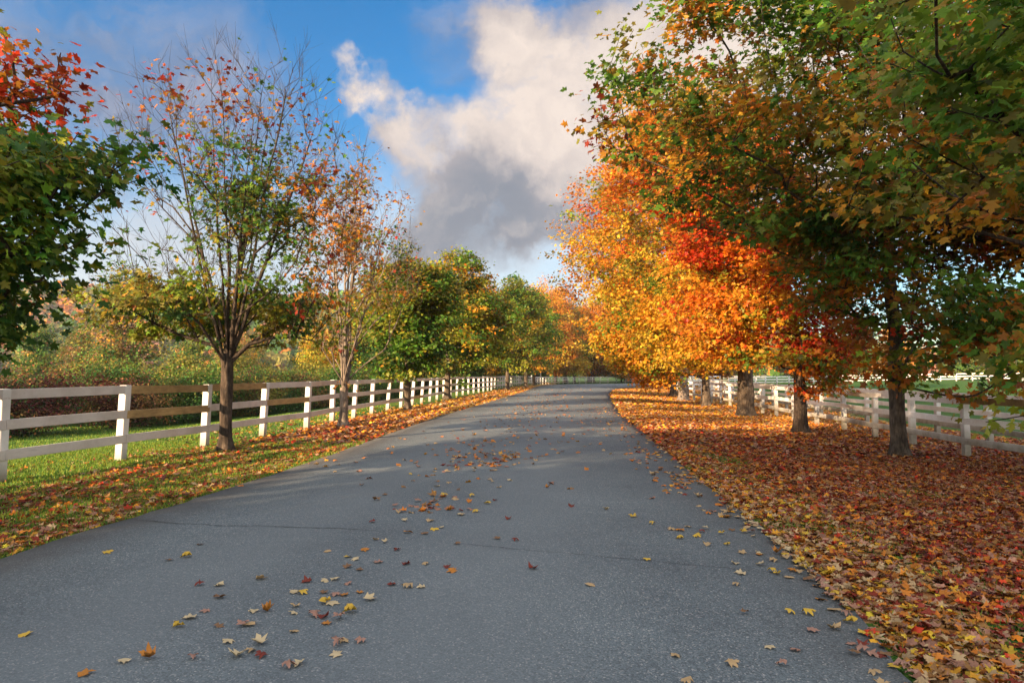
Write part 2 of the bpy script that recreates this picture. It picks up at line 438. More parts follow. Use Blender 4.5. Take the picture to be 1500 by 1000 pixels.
# ------------------------------------------------------------------ tree growth
def tubes(P0, P1, R0, R1, k):
    if len(P0) == 0: return np.zeros((0, 3)), np.zeros((0, 4), int)
    d = P1 - P0; L = np.linalg.norm(d, axis=1, keepdims=True) + 1e-9; d = d / L
    ref = np.where(np.abs(d[:, 2:3]) > .9, np.array([[1., 0, 0]]), np.array([[0, 0, 1.]])); ref = np.array([[.9, .2, .1]]) + 0 * d
    ref = np.where(np.abs((d * ref).sum(1, keepdims=True)) > .8, np.array([[0, 1., 0]]), ref)
    u = np.cross(d, ref); u /= np.linalg.norm(u, axis=1, keepdims=True); v = np.cross(d, u)
    a = np.arange(k) * 2 * np.pi / k
    ring = np.cos(a)[None, :, None] * u[:, None] + np.sin(a)[None, :, None] * v[:, None]
    V = np.stack([P0[:, None] + ring * R0[:, None, None], (P1 + d * L * .03)[:, None] + ring * R1[:, None, None]], 1)  # m,2,k,3
    m = len(P0); i = np.arange(k); j = (i + 1) % k
    q = np.stack([i, j, j + k, i + k], -1)[None] + (np.arange(m) * 2 * k)[:, None, None]
    return V.reshape(-1, 3), q.reshape(-1, 4)

def in_env(P, envs):
    r = np.full(len(P), 9.0)
    for c, e in envs: r = np.minimum(r, np.sqrt((((P - np.array(c)) / np.array(e)) ** 2).sum(1)))
    return r

def build_tree(name, base, envs, trunk_r, fork, tips, leaf, rg, alpha=.35, leader=.55, upright=0.25, tip_r=.006,
               bark='bark', palette=None, zones=(), leaf_p=None, per_tip=30, spread=.38, size=.12, twigs=0, droop=.55,
               stems=1, lean=(0, 0), trunk_px=14, leafmat='leaf', shell=.5, cluster_jit=.25, label=None, group=None, cat='tree', kindname='maple_tree', minz=.45):
    base = np.array(base, float)
    root = empty(kindname, base); tag(root, label, cat, group)
    envs = [(np.array(c, float) - base, np.array(e, float)) for c, e in envs]
    # targets
    vol = np.array([np.prod(e) ** .8 for _, e in envs]); vol /= vol.sum(); T = []
    nz = lambda P: vnoise(P, .9, int(base[1] * 3) % 50)
    while len(T) < tips:
        i = rg.choice(len(envs), p=vol); c, e = envs[i]
        v = rg.normal(size=3); v /= np.linalg.norm(v); r = rg.random() ** shell
        r *= 1 + .5 * (nz((v * 2.2 + c * .3)[None])[0] - .5)
        p = c + v * e * r
        if p[2] < minz: continue
        if nz(p[None])[0] < .40: continue
        T.append(p)
    T = np.array(T)
    # trunk nodes
    top = np.array(envs[0][0]); H = max(fork, fork + leader * (top[2] + envs[0][1][2] * .5 - fork))
    pos = []; par = []; pl = []; gend = []
    nt_ = max(4, int(H / .22))
    wig = np.cumsum(rg.normal(0, .006, (nt_ + 1, 2)), 0)
    for i in range(nt_ + 1):
        f = i / nt_; z = H * f
        xy = np.array([lean[0], lean[1]]) * f + wig[i] * min(1, i / 3) + (top[:2] * .4 * max(0, f - .5) if leader > 0 else 0)
        pos.append([xy[0], xy[1], z - (.12 if i == 0 else 0)]); par.append(i - 1); pl.append(z * .3)
    istart = next(i for i, p in enumerate(pos) if p[2] >= fork * .97)
    ntr = len(pos)
    if stems > 1:
        e0 = envs[0]; ztop = e0[0][2] + e0[1][2]
        for k_ in range(stems):
            az_ = 6.283 * (k_ + rg.uniform(-.25, .25)) / stems; rr_ = (.18 + .62 * ((k_ * 7) % stems) / stems); zt = (ztop - .2) * (1 - .30 * rr_ ** 1.5) * rg.uniform(.86, .99)
            end = np.array([e0[0][0] + e0[1][0] * rr_ * math.cos(az_), e0[0][1] + e0[1][1] * rr_ * math.sin(az_), zt])
            j0 = max(1, istart - (k_ % 3)) ; p0 = np.array(pos[j0]); prev = j0; L_ = np.linalg.norm(end - p0); ns = max(6, int(L_ / .4))
            hz_ = np.array([end[0] - p0[0], end[1] - p0[1], 0]); ctrl = p0 + hz_ * .42 + np.array([0, 0, (zt - p0[2]) * .40])
            wv = rg.normal(0, .035, (ns + 1, 3)).cumsum(0) * .5; wv -= np.linspace(0, 1, ns + 1)[:, None] * wv[-1]
            for s_ in range(1, ns + 1):
                u = s_ / ns; q = (1 - u) ** 2 * p0 + 2 * u * (1 - u) * ctrl + u * u * end + wv[s_]
                par.append(prev); pl.append(pl[j0] + L_ * u * .55); pos.append(list(q)); prev = len(pos) - 1
    pos = np.array(pos); par = list(par); pl = np.array(pl)
    fp = pos[istart]
    order = np.argsort(np.linalg.norm(T - fp, axis=1)); tipn = []
    N_ = len(pos) + tips * 14; PO = np.zeros((N_, 3)); PO[:len(pos)] = pos; PL = np.zeros(N_); PL[:len(pos)] = pl; n = len(pos)
    PR = np.full(N_, -1); PR[:n] = par
    for ti in order:
        t_ = T[ti]; c = PO[istart:n]; dv = t_ - c; d = np.linalg.norm(dv, axis=1) + 1e-6; d = d + 0
        el = dv[:, 2] / d
        hor = np.linalg.norm(c[:, :2] - c[0, :2], axis=1); thor = np.linalg.norm(t_[:2] - c[0, :2])
        cost = d * (1 + 1.6 * np.clip(upright - el, 0, 2)) + alpha * PL[istart:n] + 1.0 * np.clip(hor - thor - .1, 0, 9)
        j = int(np.argmin(cost)) + istart; p0 = PO[j]; L = d[j - istart]
        pj = PR[j]; dr_ = (p0 - PO[pj]) if pj >= 0 else np.array([0, 0, 1.]); dr_ = dr_ / (np.linalg.norm(dr_) + 1e-9)
        hd = t_ - p0; hd = hd / (np.linalg.norm(hd) + 1e-9)
        ctrl = p0 + L * .45 * (.45 * dr_ + .55 * hd) / 1.0 + np.array([0, 0, -.06 * L if upright > .2 else .05 * L])
        ns = min(12, max(1, int(L / .45))); prev = j
        for s_ in range(1, ns + 1):
            u = s_ / ns; q = (1 - u) ** 2 * p0 + 2 * u * (1 - u) * ctrl + u * u * t_
            if s_ < ns: q = q + rg.normal(0, .018 * L / ns + .008, 3)
            PO[n] = q; PR[n] = prev; PL[n] = PL[prev] + L / ns; prev = n; n += 1
        tipn.append(prev)
    PO, PR = PO[:n], PR[:n]
    cnt = np.zeros(n); cnt[tipn] = 1
    for i in range(n - 1, 0, -1): cnt[PR[i]] += cnt[i]
    tot = cnt[istart]; ex = math.log(trunk_r * .92 / tip_r) / math.log(max(tot, 2))
    rad = tip_r * np.maximum(cnt, 1) ** ex
    f = np.arange(ntr) / max(istart, 1); tr = trunk_r * (1.06 - .10 * np.clip(f, 0, 1))
    rad[:istart + 1] = tr[:istart + 1]
    rad[0] *= 1.45; rad[1] *= 1.1
    if stems > 1: rad[istart + 1:] *= .78
    for i in range(istart + 1, n): rad[i] = min(rad[i], rad[PR[i]])
    # trunk as one smooth lathe up to the fork
    K = trunk_px * 2; a = np.arange(K) * 2 * np.pi / K; Vt = []
    zl = []; 
    for i in range(istart + 1):
        sub = 3 if i < istart else 1
        for s_ in range(sub):
            u = s_ / sub; pc = PO[i] * (1 - u) + PO[min(i + 1, istart)] * u; rr = rad[i] * (1 - u) + rad[min(i + 1, istart)] * u
            nn = vnoise(np.stack([np.cos(a) * 2.5, np.sin(a) * 2.5, 0 * a + pc[2] * 1.1], -1), 1.3, int(base[1]) % 31)
            n2 = vnoise(np.stack([np.cos(a) * 9, np.sin(a) * 9, 0 * a + pc[2] * 2.5], -1), 1.0, 9)
            fl = math.exp(-max(pc[2], 0) / .14) * (.22 * np.sin(a * 5 + base[0]) + .1)
            q = rr * (1 + .22 * (nn - .5) + .13 * (n2 - .5) + fl)
            Vt.append(np.stack([pc[0] + q * np.cos(a), pc[1] + q * np.sin(a), 0 * a + pc[2]], -1))
    Vt = np.array(Vt); r_ = len(Vt); ii = np.arange(r_ * K).reshape(r_, K)
    Ft = np.stack([ii[:-1], np.roll(ii[:-1], -1, 1), np.roll(ii[1:], -1, 1), ii[1:]], -1).reshape(-1, 4)
    VV = [Vt.reshape(-1, 3)]; FF = [Ft]; off = r_ * K
    idx_ = np.arange(istart + 1, n); R1 = rad[idx_]; R0 = np.minimum(rad[PR[idx_]], R1 * 1.35)
    for lo, hi, k_ in ((.035, 9, 9), (.012, .035, 5), (0, .012, 3)):
        m_ = (R1 > lo) & (R1 <= hi)
        v_, f_ = tubes(PO[PR[idx_[m_]]], PO[idx_[m_]], R0[m_], R1[m_], k_); VV.append(v_); FF.append(f_ + off); off += len(v_)
    tp = PO[tipn]; tdir = tp - PO[PR[tipn]]; tdir /= np.linalg.norm(tdir, axis=1, keepdims=True) + 1e-9
    if twigs:
        m_ = len(tp) * twigs
        P0 = np.repeat(tp, twigs, 0); Dt = np.repeat(tdir, twigs, 0) * 1.0 + rg.normal(0, .42, (m_, 3)) + np.array([0, 0, .35])
        P0 = P0 - np.repeat(tdir, twigs, 0) * rg.random((m_, 1)) * .35
        Dt /= np.linalg.norm(Dt, axis=1, keepdims=True); P1 = P0 + Dt * (.18 + .4 * rg.random((m_, 1)))
        v_, f_ = tubes(P0, P1, np.full(m_, tip_r * .8), np.full(m_, tip_r * .35), 3); VV.append(v_); FF.append(f_ + off); off += len(v_)
    link('trunk', mesh_np(name + '_trunk', np.concatenate(VV), np.concatenate(FF), None, True), M[bark], root)
    # leaves
    nl = np.full(len(tp), float(per_tip))
    if leaf_p is not None: nl = nl * leaf_p(tp + base)
    nl = rg.poisson(nl); ci = np.repeat(np.arange(len(tp)), nl); m_ = len(ci)
    # clusters spread back along the twig and sideways
    back = rg.random((m_, 1)) ** 1.5 * spread * 1.6
    off_ = rg.normal(0, 1, (m_, 3)) * np.array([spread, spread, spread * .42])
    cpos = tp[ci] - tdir[ci] * back + off_
    keep = cpos[:, 2] > minz * .6; ci = ci[keep]; cpos = cpos[keep]; off_ = off_[keep]; m_ = len(ci)
    out_ = cpos - (PO[istart] + np.array([0, 0, 1.0])); out_ /= np.linalg.norm(out_, axis=1, keepdims=True) + 1e-6
    d = off_ / spread * .5 + out_ * .45 + rg.normal(0, .45, (m_, 3)) + np.array([0, 0, -droop])
    nn = rg.normal(0, .5, (m_, 3)) + np.array([0, 0, .75]) + out_ * .55
    # colours: palette chosen by smooth noise so that limbs share a colour, plus zones
    pal = palette or dict(green=1)
    ks = list(pal); w = np.cumsum([pal[k] for k in ks]); w = w / w[-1]
    wp = tp + base
    q = vnoise(wp, .55, 31) * .55 + vnoise(wp, 1.6, 32) * .45; rk = np.argsort(np.argsort(q + rg.normal(0, .05 * cluster_jit * 4, len(q)))) / max(1, len(q))
    kidx = np.searchsorted(w, rk + 1e-9).clip(0, len(ks) - 1)
    cc = np.array([PAL[k] for k in ks])[kidx]
    for (zc_, zr_, pw, prob) in zones:
        dd = np.sqrt((((wp - np.array(zc_)) / np.array(zr_)) ** 2).sum(1)); m2 = (dd < 1 + .3 * rg.normal(size=len(dd))) & (rg.random(len(dd)) < prob)
        if m2.any(): cc[m2] = pick(pw, m2.sum(), rg)
    col = cc[ci]; other = cc[rg.integers(0, len(cc), m_)]; mixf = rg.random((m_, 1)) ** 3 * .55
    col = col * (1 - mixf) + other * mixf
    col = col * np.exp(rg.normal(0, .20, (m_, 1))) * np.exp(rg.normal(0, .10, (m_, 3)))
    sz = size * (.48 + .80 * rg.random(m_))
    link('crown', leaves_mesh(name + '_crown', cpos, d, nn, sz, np.clip(col, .005, .75), leaf, .22, rg), M[leafmat], root)
    return root

# ------------------------------------------------------------------ lane trees
def B3(x, y): return (x, y, float(gz(x, y)))
rg = lambda s: np.random.default_rng(s)
LROW = 'maples lining the lane on the left'; RROW = 'maples lining the lane on the right'
build_tree('treeA0', B3(-7.0, 6.9), [((-6.55, 7.4, 3.05), (2.2, 1.9, 1.25)), ((-5.85, 7.9, 4.9), (.66, .6, .8)), ((-5.0, 7.6, 3.3), (1.2, 1.3, 1.0))],
           .15, 1.5, 480, 'hi', rg(1), palette=dict(dgreen=4, green=3, lgreen=2.5, ygreen=1.2, olive=1), per_tip=30, spread=.23, size=.12, bark='bark_dark',
           zones=[((-5.6, 7.8, 5.3), (1.2, 1.2, .85), dict(red=5, dred=3, rust=2), .9), ((-5.3, 7.8, 4.2), (.7, .9, .5), dict(orange=2, rust=2, lgreen=2), .75),
                  ((-6.0, 7.5, 3.3), (1.0, 1.5, .75), dict(ygreen=4, lgreen=4, gold=.6), .8), ((-4.8, 6.6, 3.5), (1.0, 1.6, .65), dict(ygreen=4, lgreen=4, olive=1), .85), ((-4.25, 7.9, 3.0), (.7, 1.5, 1.1), dict(dgreen=5, green=1), .9), ((-5.5, 7, 2.0), (2.2, 2, .7), dict(dgreen=4, green=2), .9)],
           leaf_p=lambda p: np.where(p[:, 2] > 4.35, .45, 1.0),
           label='maple reaching in from the left frame edge, dark green with a red top spray', group=LROW)
def pA(p):
    z = p[:, 2]; r = np.where(z < 3.3, 1.3, np.where(z < 5.4, .09, .02))
    n = vnoise(p, .8, 77); r = r * np.where(n > .52, 2.0, .45)
    g = np.exp(-(((p[:, 0] + 4.9) / .9) ** 2 + ((z - 5.0) / 1.3) ** 2)) * .85
    g2 = np.exp(-(((p[:, 0] + 6.2) / 1.2) ** 2 + ((z - 7.0) / .5) ** 2)) * .45 + np.exp(-(((p[:, 0] + 7.6) / .8) ** 2 + ((z - 6.0) / .5) ** 2)) * .35
    g3 = np.exp(-(((p[:, 0] + 3.5) / .8) ** 2 + ((z - 4.6) / 1.5) ** 2)) * .6
    return r + g + g2 + g3
build_tree('treeA', B3(-5.74, 13.76), [((-5.55, 13.8, 5.2), (2.8, 2.5, 3.35)), ((-5.9, 13.7, 2.9), (2.9, 2.7, .9))],
           .115, 1.95, 820, 'mid', rg(2), alpha=.55, leader=.0, stems=12, upright=.80, palette=dict(dgreen=3, green=2, ygreen=2, lgreen=1, olive=2.5, gold=.3), leaf_p=pA, per_tip=26, spread=.17, size=.115,
           bark='bark_dark', twigs=5, tip_r=.0042, shell=.6,
           zones=[((-6.3, 13.8, 7.0), (3, 3, 1.5), dict(dred=4, red=2, rust=3), .92), ((-4.9, 13.8, 4.9), (1.0, 3, 1.5), dict(dgreen=5, green=2, olive=1), .85),
                  ((-3.4, 13.8, 4.7), (.9, 3, 1.7), dict(rust=4, brown=2, gold=2, dred=1), .85), ((-7.4, 13.8, 2.9), (1.6, 3, 1.0), dict(ygreen=4, gold=1, lgreen=2, olive=3), .8)],
           label='half-bare maple with many upright twigs, dark trunk beside the near left fence', group=LROW)
def pB(p):
    z = p[:, 2]; n = vnoise(p, .8, 78)
    return np.where(n > .45, 1.0, .25) * np.where(z > 6.8, .6, .55) + .5 * np.exp(-((z - 3.6) / .8) ** 2)
build_tree('treeB', B3(-5.0, 20.3), [((-4.8, 20.3, 5.2), (1.75, 1.8, 3.5)), ((-3.4, 20.2, 4.6), (.8, 1.2, 1.3))],
           .122, 1.15, 520, 'mid', rg(3), alpha=.5, leader=.0, stems=8, upright=.85, palette=dict(rust=4, brown=3, gold=2, olive=1, dred=.7), leaf_p=pB, per_tip=24, spread=.2, size=.105,
           bark='bark_pale', twigs=3, tip_r=.006, shell=.7,
           zones=[((-3.3, 20.2, 4.8), (.9, 2, 1.0), dict(dgreen=3, green=2, red=.6), .85), ((-5, 20.3, 3.2), (2.5, 2, 1.1), dict(olive=2, green=2, ygreen=2), .7)],
           label='tall thin maple with forked sunlit trunk and sparse rust leaves', group=LROW)
build_tree('treeC', B3(-4.4, 28.8), [((-4.4, 28.8, 3.9), (2.35, 2.2, 2.6)), ((-4.7, 28.8, 5.7), (1.2, 1.4, 1.4)), ((-3.6, 28.8, 5.2), (1.0, 1.2, 1.3))],
           .13, 1.3, 520, 'lo', rg(4), palette=dict(dgreen=2, green=3, olive=2.5, ygreen=3.5, lgreen=2, gold=1), per_tip=44, spread=.24, size=.14, shell=.42,
           zones=[((-4.4, 28.5, 6), (2, 2, 1.2), dict(ygreen=2, olive=2, gold=1, green=1), .7)],
           label='small rounded green maple, third trunk along the left verge', group=LROW)
tD = build_tree('treeD', B3(-4.05, 42.8), [((-3.4, 43, 5.0), (3.7, 3.2, 3.5)), ((-3.1, 43, 7.6), (1.4, 2, 2.0)), ((-5.0, 43, 6.9), (1.3, 1.6, 1.5)), ((-1.4, 43, 6.4), (1.3, 1.6, 1.4))],
           .19, 1.6, 620, 'lo', rg(5), palette=dict(dgreen=2, green=3, olive=3, ygreen=3.5, lgreen=1.5, gold=1.8), per_tip=60, spread=.32, size=.155, shell=.42,
           zones=[((-2.7, 43, 6.8), (2, 3, 2.6), dict(olive=3, gold=2, ygreen=2, rust=1), .75)],
           label='broad green and gold maple with short brown trunk against the left fence', group=LROW)
tE = build_tree('treeE', B3(-.45, 67), [((-.2, 67, 6.0), (4.6, 3.8, 4.4)), ((.6, 67, 9.0), (2.0, 2.6, 2.4)), ((-2.6, 67, 8.0), (1.8, 2, 2.0))],
           .2, 1.6, 520, 'lo', rg(6), palette=dict(dgreen=3, green=3, olive=3, ygreen=2.4, gold=1, rust=.5), per_tip=56, spread=.40, size=.18, shell=.45,
           label='dark green maple where the left fence starts to bend', group=LROW)

# right row
def pR0(p): return 1.0 + 0 * p[:, 0]
build_tree('treeR0', B3(8.6, 8.2), [((7.1, 7.2, 4.6), (3.7, 2.9, 2.0)), ((4.9, 5.7, 4.5), (2.0, 1.4, 1.2)), ((5.9, 7.3, 1.75), (1.1, .9, .40)), ((5.45, 7.3, 1.02), (.42, .4, .16))],
           .2, 1.5, 430, 'hi', rg(10), palette=dict(green=4, lgreen=4, dgreen=1, olive=2, ygreen=1.5, gold=1.2, rust=1.2), per_tip=28, spread=.23, size=.135, bark='bark_dark',
           zones=[((5.5, 7.3, 1.0), (.9, .9, .35), dict(orange=4, gold=2, rust=1), .95), ((5.9, 7.3, 1.9), (1.6, 1.2, .5), dict(green=2, lgreen=2, rust=2, orange=1), .8),
                  ((4.6, 5.6, 5.0), (1.6, 1.5, 1.6), dict(lgreen=5, green=4, ygreen=2), .85), ((7, 8, 3.4), (3, 3, 1.0), dict(rust=3, gold=3, olive=2), .5)],
           label='maple overhanging from the right frame edge with big green leaves', group=RROW)
build_tree('treeR1', B3(8.8, 15.6), [((6.3, 13.3, 7.2), (4.3, 3.6, 3.3)), ((9.1, 14.2, 4.0), (3.3, 3.0, 2.9)), ((11.5, 14.5, 6.5), (3.6, 3, 3.6))],
           .165, 1.55, 1850, 'hi', rg(11), palette=dict(dgreen=2, green=3.4, olive=2.4, rust=2.4, gold=.8, brown=.8, lgreen=2.2, orange=.3, red=.3), per_tip=38, spread=.27, size=.15, shell=.30,
           bark='bark',
           zones=[((2.6, 12.5, 7.2), (1.5, 3, 2.4), dict(green=3, olive=3, gold=2, rust=2, dred=1), .7), ((9.3, 13, 3.0), (2.0, 2.5, 1.0), dict(green=4, dgreen=3, rust=1, orange=.6), .8),
                  ((11, 13, 4.2), (2, 3, 1.6), dict(rust=4, brown=2, olive=2, dred=1), .6)],
           label='big green and rust maple with grey trunk in front of the right fence', group=RROW)
build_tree('treeR2', B3(9.2, 21.9), [((8.0, 21.3, 4.6), (3.2, 3.0, 3.5)), ((9.6, 21.5, 1.9), (1.6, 1.6, 1.0)), ((7.0, 21.5, 7.0), (2.4, 2.4, 2.2))],
           .2, 1.3, 900, 'mid', rg(12), palette=dict(orange=3.5, red=2.4, gold=3, rust=2, ygreen=1.8, yellow=1), per_tip=56, spread=.27, size=.14, shell=.4, bark='bark_dark',
           zones=[((6.4, 20.5, 6.2), (2.0, 3, 1.4), dict(red=5, orange=3), .8), ((9.0, 20.2, 4.1), (2.0, 3, 2.0), dict(red=4, orange=2, rust=2), .8), ((9.6, 21, 1.8), (2.2, 2, 1.0), dict(green=3, olive=2, rust=2), .85), ((9.2, 20.5, 3.0), (2.2, 2.5, .9), dict(red=5, dred=2, orange=1), .8),
                  ((7.3, 20.5, 3.4), (1.6, 2.5, 1.2), dict(gold=4, yellow=2, ygreen=2, orange=1), .75)],
           label='scarlet and orange maple, the reddest of the row, with a dark trunk', group=RROW)
build_tree('treeR3', B3(10.3, 30.2), [((8.0, 30, 7.6), (5.0, 4.6, 4.8)), ((8.3, 29.5, 3.8), (3.4, 3.4, 2.3)), ((7.3, 30, 11.3), (3.6, 3.4, 3.4))],
           .33, 2.0, 1150, 'mid', rg(13), palette=dict(orange=2.2, gold=4.5, yellow=3.5, ygreen=3, rust=1, lgreen=1.5), per_tip=66, spread=.33, size=.155, shell=.4,
           zones=[((5.5, 29, 9.8), (3.2, 3, 2.6), dict(orange=4, rust=3, red=2), .75), ((8, 28, 4.5), (3, 3, 2.2), dict(gold=4, yellow=4, ygreen=2), .8)],
           label='large golden maple with the thickest trunk in the right row', group=RROW)
build_tree('treeR4', B3(11.3, 39.8), [((8.7, 39.3, 4.9), (4.2, 3.6, 3.9)), ((7.6, 39, 3.2), (2.6, 2.6, 1.9))],
           .22, 1.5, 760, 'lo', rg(14), palette=dict(gold=5, yellow=4, orange=2, ygreen=2, green=1.4), per_tip=66, spread=.33, size=.155, shell=.42,
           label='low spreading yellow-orange maple behind the thick golden one', group=RROW)
def pR5(p):
    n = vnoise(p, .5, 80); return np.where(n > .42, 1.0, .35)
build_tree('treeR5', B3(11.9, 47.5), [((8.6, 47.5, 10.0), (6.2, 5.5, 5.8)), ((10.4, 47, 14.3), (5.4, 4.6, 5.0))],
           .34, 2.4, 900, 'lo', rg(15), alpha=.45, leader=.0, stems=10, upright=.6, palette=dict(rust=4, orange=3.5, brown=2, gold=2, olive=1), leaf_p=pR5, per_tip=54, spread=.42, size=.17, shell=.55,
           bark='bark_pale', twigs=2, tip_r=.011,
           label='tallest maple of the right row, rust leaves on long bare pale limbs', group=RROW)
tR6 = build_tree('treeR6', B3(13.2, 56), [((11.4, 56, 6.4), (4.6, 4.4, 5.0)), ((10, 56, 4.0), (3.4, 3, 2.8))],
           .25, 1.8, 620, 'lo', rg(16), palette=dict(gold=4, orange=3, rust=2, yellow=2, olive=1.5), per_tip=60, spread=.42, size=.19, shell=.45,
           label='golden maple just beyond the tall bare-limbed one', group=RROW)
tR7 = build_tree('treeR7', B3(17.0, 75), [((15.6, 75, 6.5), (5.0, 4.6, 5.5)), ((14.5, 74.5, 3.0), (4.0, 3.4, 2.2))],
           .28, 1.5, 600, 'lo', rg(17), palette=dict(gold=3, orange=3, rust=3, olive=2, brown=1.5), per_tip=60, spread=.45, size=.21, shell=.45, bark='bark_dark',
           label='orange maple on the inside of the bend, dark at its foot', group=RROW)

def put(src, x, y, s=1.0, rz=0.0, label=None, group=None, sz=None):
    o = copy_tree(src); o.location = B3(x, y); o.rotation_euler.z = rz; o.scale = (s, s, sz or s)
    if label: o['label'] = label
    if group: o['group'] = group
    return o
put(tE, 1.7, 84, 1.12, 1.3, 'green maple close to the fence, left of the two tall gate posts', LROW)
put(tD, 3.2, 99, 1.15, 2.9, 'green maple standing right beside the tall gate posts at the bend', LROW)
put(tR6, 4.8, 132, 1.5, 2.2, 'golden tree glowing right behind the two tall gate posts', 'golden trees outside the bend')
put(tR6, 11.5, 148, 1.65, .7, 'golden tree outside the bend, behind the first bays of the far fence', 'golden trees outside the bend')
put(tR7, 18.5, 157, 1.6, 4.0, 'orange-gold tree outside the bend, behind the middle of the far fence', 'golden trees outside the bend')
put(tR6, 27, 162, 1.6, 5.0, 'golden tree outside the bend, near the right end of the far fence', 'golden trees outside the bend')
put(tR6, 21, 88, 1.05, 2.0, 'orange maple leaning over the far side of the road bend', RROW)
put(tR7, 29, 97, 1.1, 1.0, 'rust-orange maple farthest round the inside of the bend', RROW)

# ------------------------------------------------------------------ distant woods: six kinds, copied
WG = 'trees of the wood beyond the bend'
def proto(n, h, r, pal, seed, label, leaf='lo', size=.34, tips=330, per=26, x=0, y=0, bark='bark_dark', pale=False, group=WG, zb=None):
    b = B3(x, y); zc = b[2] + h * .55
    return build_tree(n, b, [((x, y, zc), (r, r, h * .42)), ((x + .1 * r, y, b[2] + h * .8), (r * .6, r * .6, h * .22)), ((x - .2 * r, y, b[2] + h * .33), (r * .9, r * .9, h * .24))],
                      .018 * h + .03, h * .16, tips, leaf, rg(seed), palette=pal, per_tip=per, spread=r * .14, size=size, shell=.45, tip_r=.012, bark=bark, leafmat='leaf_far', label=label, group=group)
wo = proto('woodO', 21, 6.4, dict(orange=2.4, gold=4, rust=1.5, yellow=3, olive=1.5), 30, 'big orange crowned tree behind the far fence, just right of the gate posts', x=9.5, y=150, size=.30, tips=420, per=52)
wg = proto('woodG', 12, 4.2, dict(dgreen=4, green=3, olive=3, ygreen=1), 31, 'dark green tree behind the left fence at the start of the bend', x=-6, y=84, size=.23, per=46)
wy = proto('woodY', 11, 4.0, dict(yellow=3, gold=3, ygreen=3, lgreen=2), 32, 'yellow tree glowing between the thin forked maple and the rounded green one', x=-13, y=64, size=.19, per=46)
wb = proto('woodB', 12, 4.0, dict(brown=1.5, olive=4, dgreen=3, green=1, pink=1, gold=.4), 33, 'olive brown tree rising behind the dark hedge on the left', x=-33, y=58, size=.17, per=50, )
wod = proto('woodD', 14, 5.0, dict(olive=4, dgreen=3, gold=2, rust=1.5), 34, 'olive tree at the back of the bend under the cloud', x=1.5, y=128, size=.27, per=46)
spots = [
 (wo, 18, 160, 1.0, 'orange tree behind the far fence in the middle of the bend'), (wo, 29, 168, 1.05, 'orange tree behind the far fence where the road leaves view'),
 (wo, 40, 172, .95, 'orange tree deep behind the golden lane maples'), (wo, 52, 170, 1.0, 'orange tree hidden mostly by the right row of maples'),
 (wod, -5, 120, .95, 'olive tree behind the fence left of the road crest'), (wod, 14, 178, 1.25, 'tall olive tree behind the orange trees of the bend'),
 (wo, 6.5, 139, .92, 'orange-gold tree standing straight above the road crest'), (wy, 13, 143, 1.3, 'yellow tree just behind the far fence right of the gate posts'), (wy, -3, 96, 1.1, 'yellow-green tree behind the fence before the gate posts'), (wg, -7, 66, .85, 'green tree filling the gap behind the third and fourth left trunks'),
 (wod, 24, 150, .62, 'small olive tree right behind the far fence rails'), (wod, 34, 158, .6, 'small olive bushy tree at the right end of the far fence'),
 (wg, -10, 100, 1.0, 'dark green tree of the wood left of the crest'), (wg, -12, 76, .85, 'dark green tree behind the rounded green maple'),
 (wg, -16, 92, 1.0, 'dark green tree deep behind the left fence'), (wg, -1, 108, 1.0, 'dark green tree behind the gate posts'), (wg, -20, 70, .8, 'green tree seen behind the forked trunk'),
 (wy, -17, 60, .75, 'yellow-green tree left of the forked thin maple'), (wy, -22, 82, .95, 'yellow tree far back between the two half-bare maples'), (wy, -9, 92, .8, 'yellow-green tree peeping over the left fence by the wood'),
 (wod, -30, 74, .62, 'olive tree left of the half-bare maple in the valley'), (wb, -24, 60, .72, 'brown tree behind the half-bare maple trunk'), (wb, -42, 66, .8, 'olive brown tree at the left edge of the valley'),
 (wb, -34, 90, .9, 'olive brown tree far down the valley, left of the half-bare maple'), (wg, -38, 82, .9, 'green tree far down the valley'), (wg, -50, 72, .85, 'green tree at the far left of the valley'),
 (wb, -44, 54, .6, 'low olive tree behind the maroon shrubs'), (wb, -28, 46, .42, 'low brown tree just behind the hedge'), (wb, -20, 50, .45, 'low olive tree just behind the hedge'),
 (wg, -14, 62, .62, 'low green tree above the fence left of the forked maple'), (wb, -7, 72, .6, 'low olive brown tree behind the fence beside the rounded maple'),
 (wg, 48, 140, 1.1, 'dark tree beyond the paddock, left end of its tree line'), (wod, 60, 146, 1.0, 'olive tree beyond the paddock behind the scarlet maple'), (wg, 72, 142, 1.05, 'green tree beyond the paddock left of the grey trunk'),
 (wo, 84, 150, .6, 'orange tree beyond the paddock behind the grey trunk'), (wg, 95, 144, 1.0, 'green tree beyond the paddock right of the grey trunk'), (wod, 107, 150, 1.0, 'olive tree beyond the paddock near the right edge'),
 (wg, 119, 146, 1.1, 'dark tree beyond the paddock at the right edge'), (wod, 38, 132, .7, 'olive tree beyond the paddock behind the thick golden trunk')]
for i, (src, x, y, s, lb) in enumerate(spots):
    if x < -16 and y < 100: s *= .74
    put(src, x, y, s, i * 1.7, lb, WG, s * (1 + .12 * math.sin(i * 2.3)))

for i, (x, y, s) in enumerate([(-14, -9, 1.35), (-10, -13.5, 1.3), (-5.5, -17.5, 1.15), (-22, -15.5, 1.5), (-17, -20.5, 1.5)]):  # trees added out of view, placed and sized to shade the foreground
    put(wg, x, y, s, i * 1.3, 'dense green tree added out of view to shade the foreground', 'unseen trees added to shade the foreground')
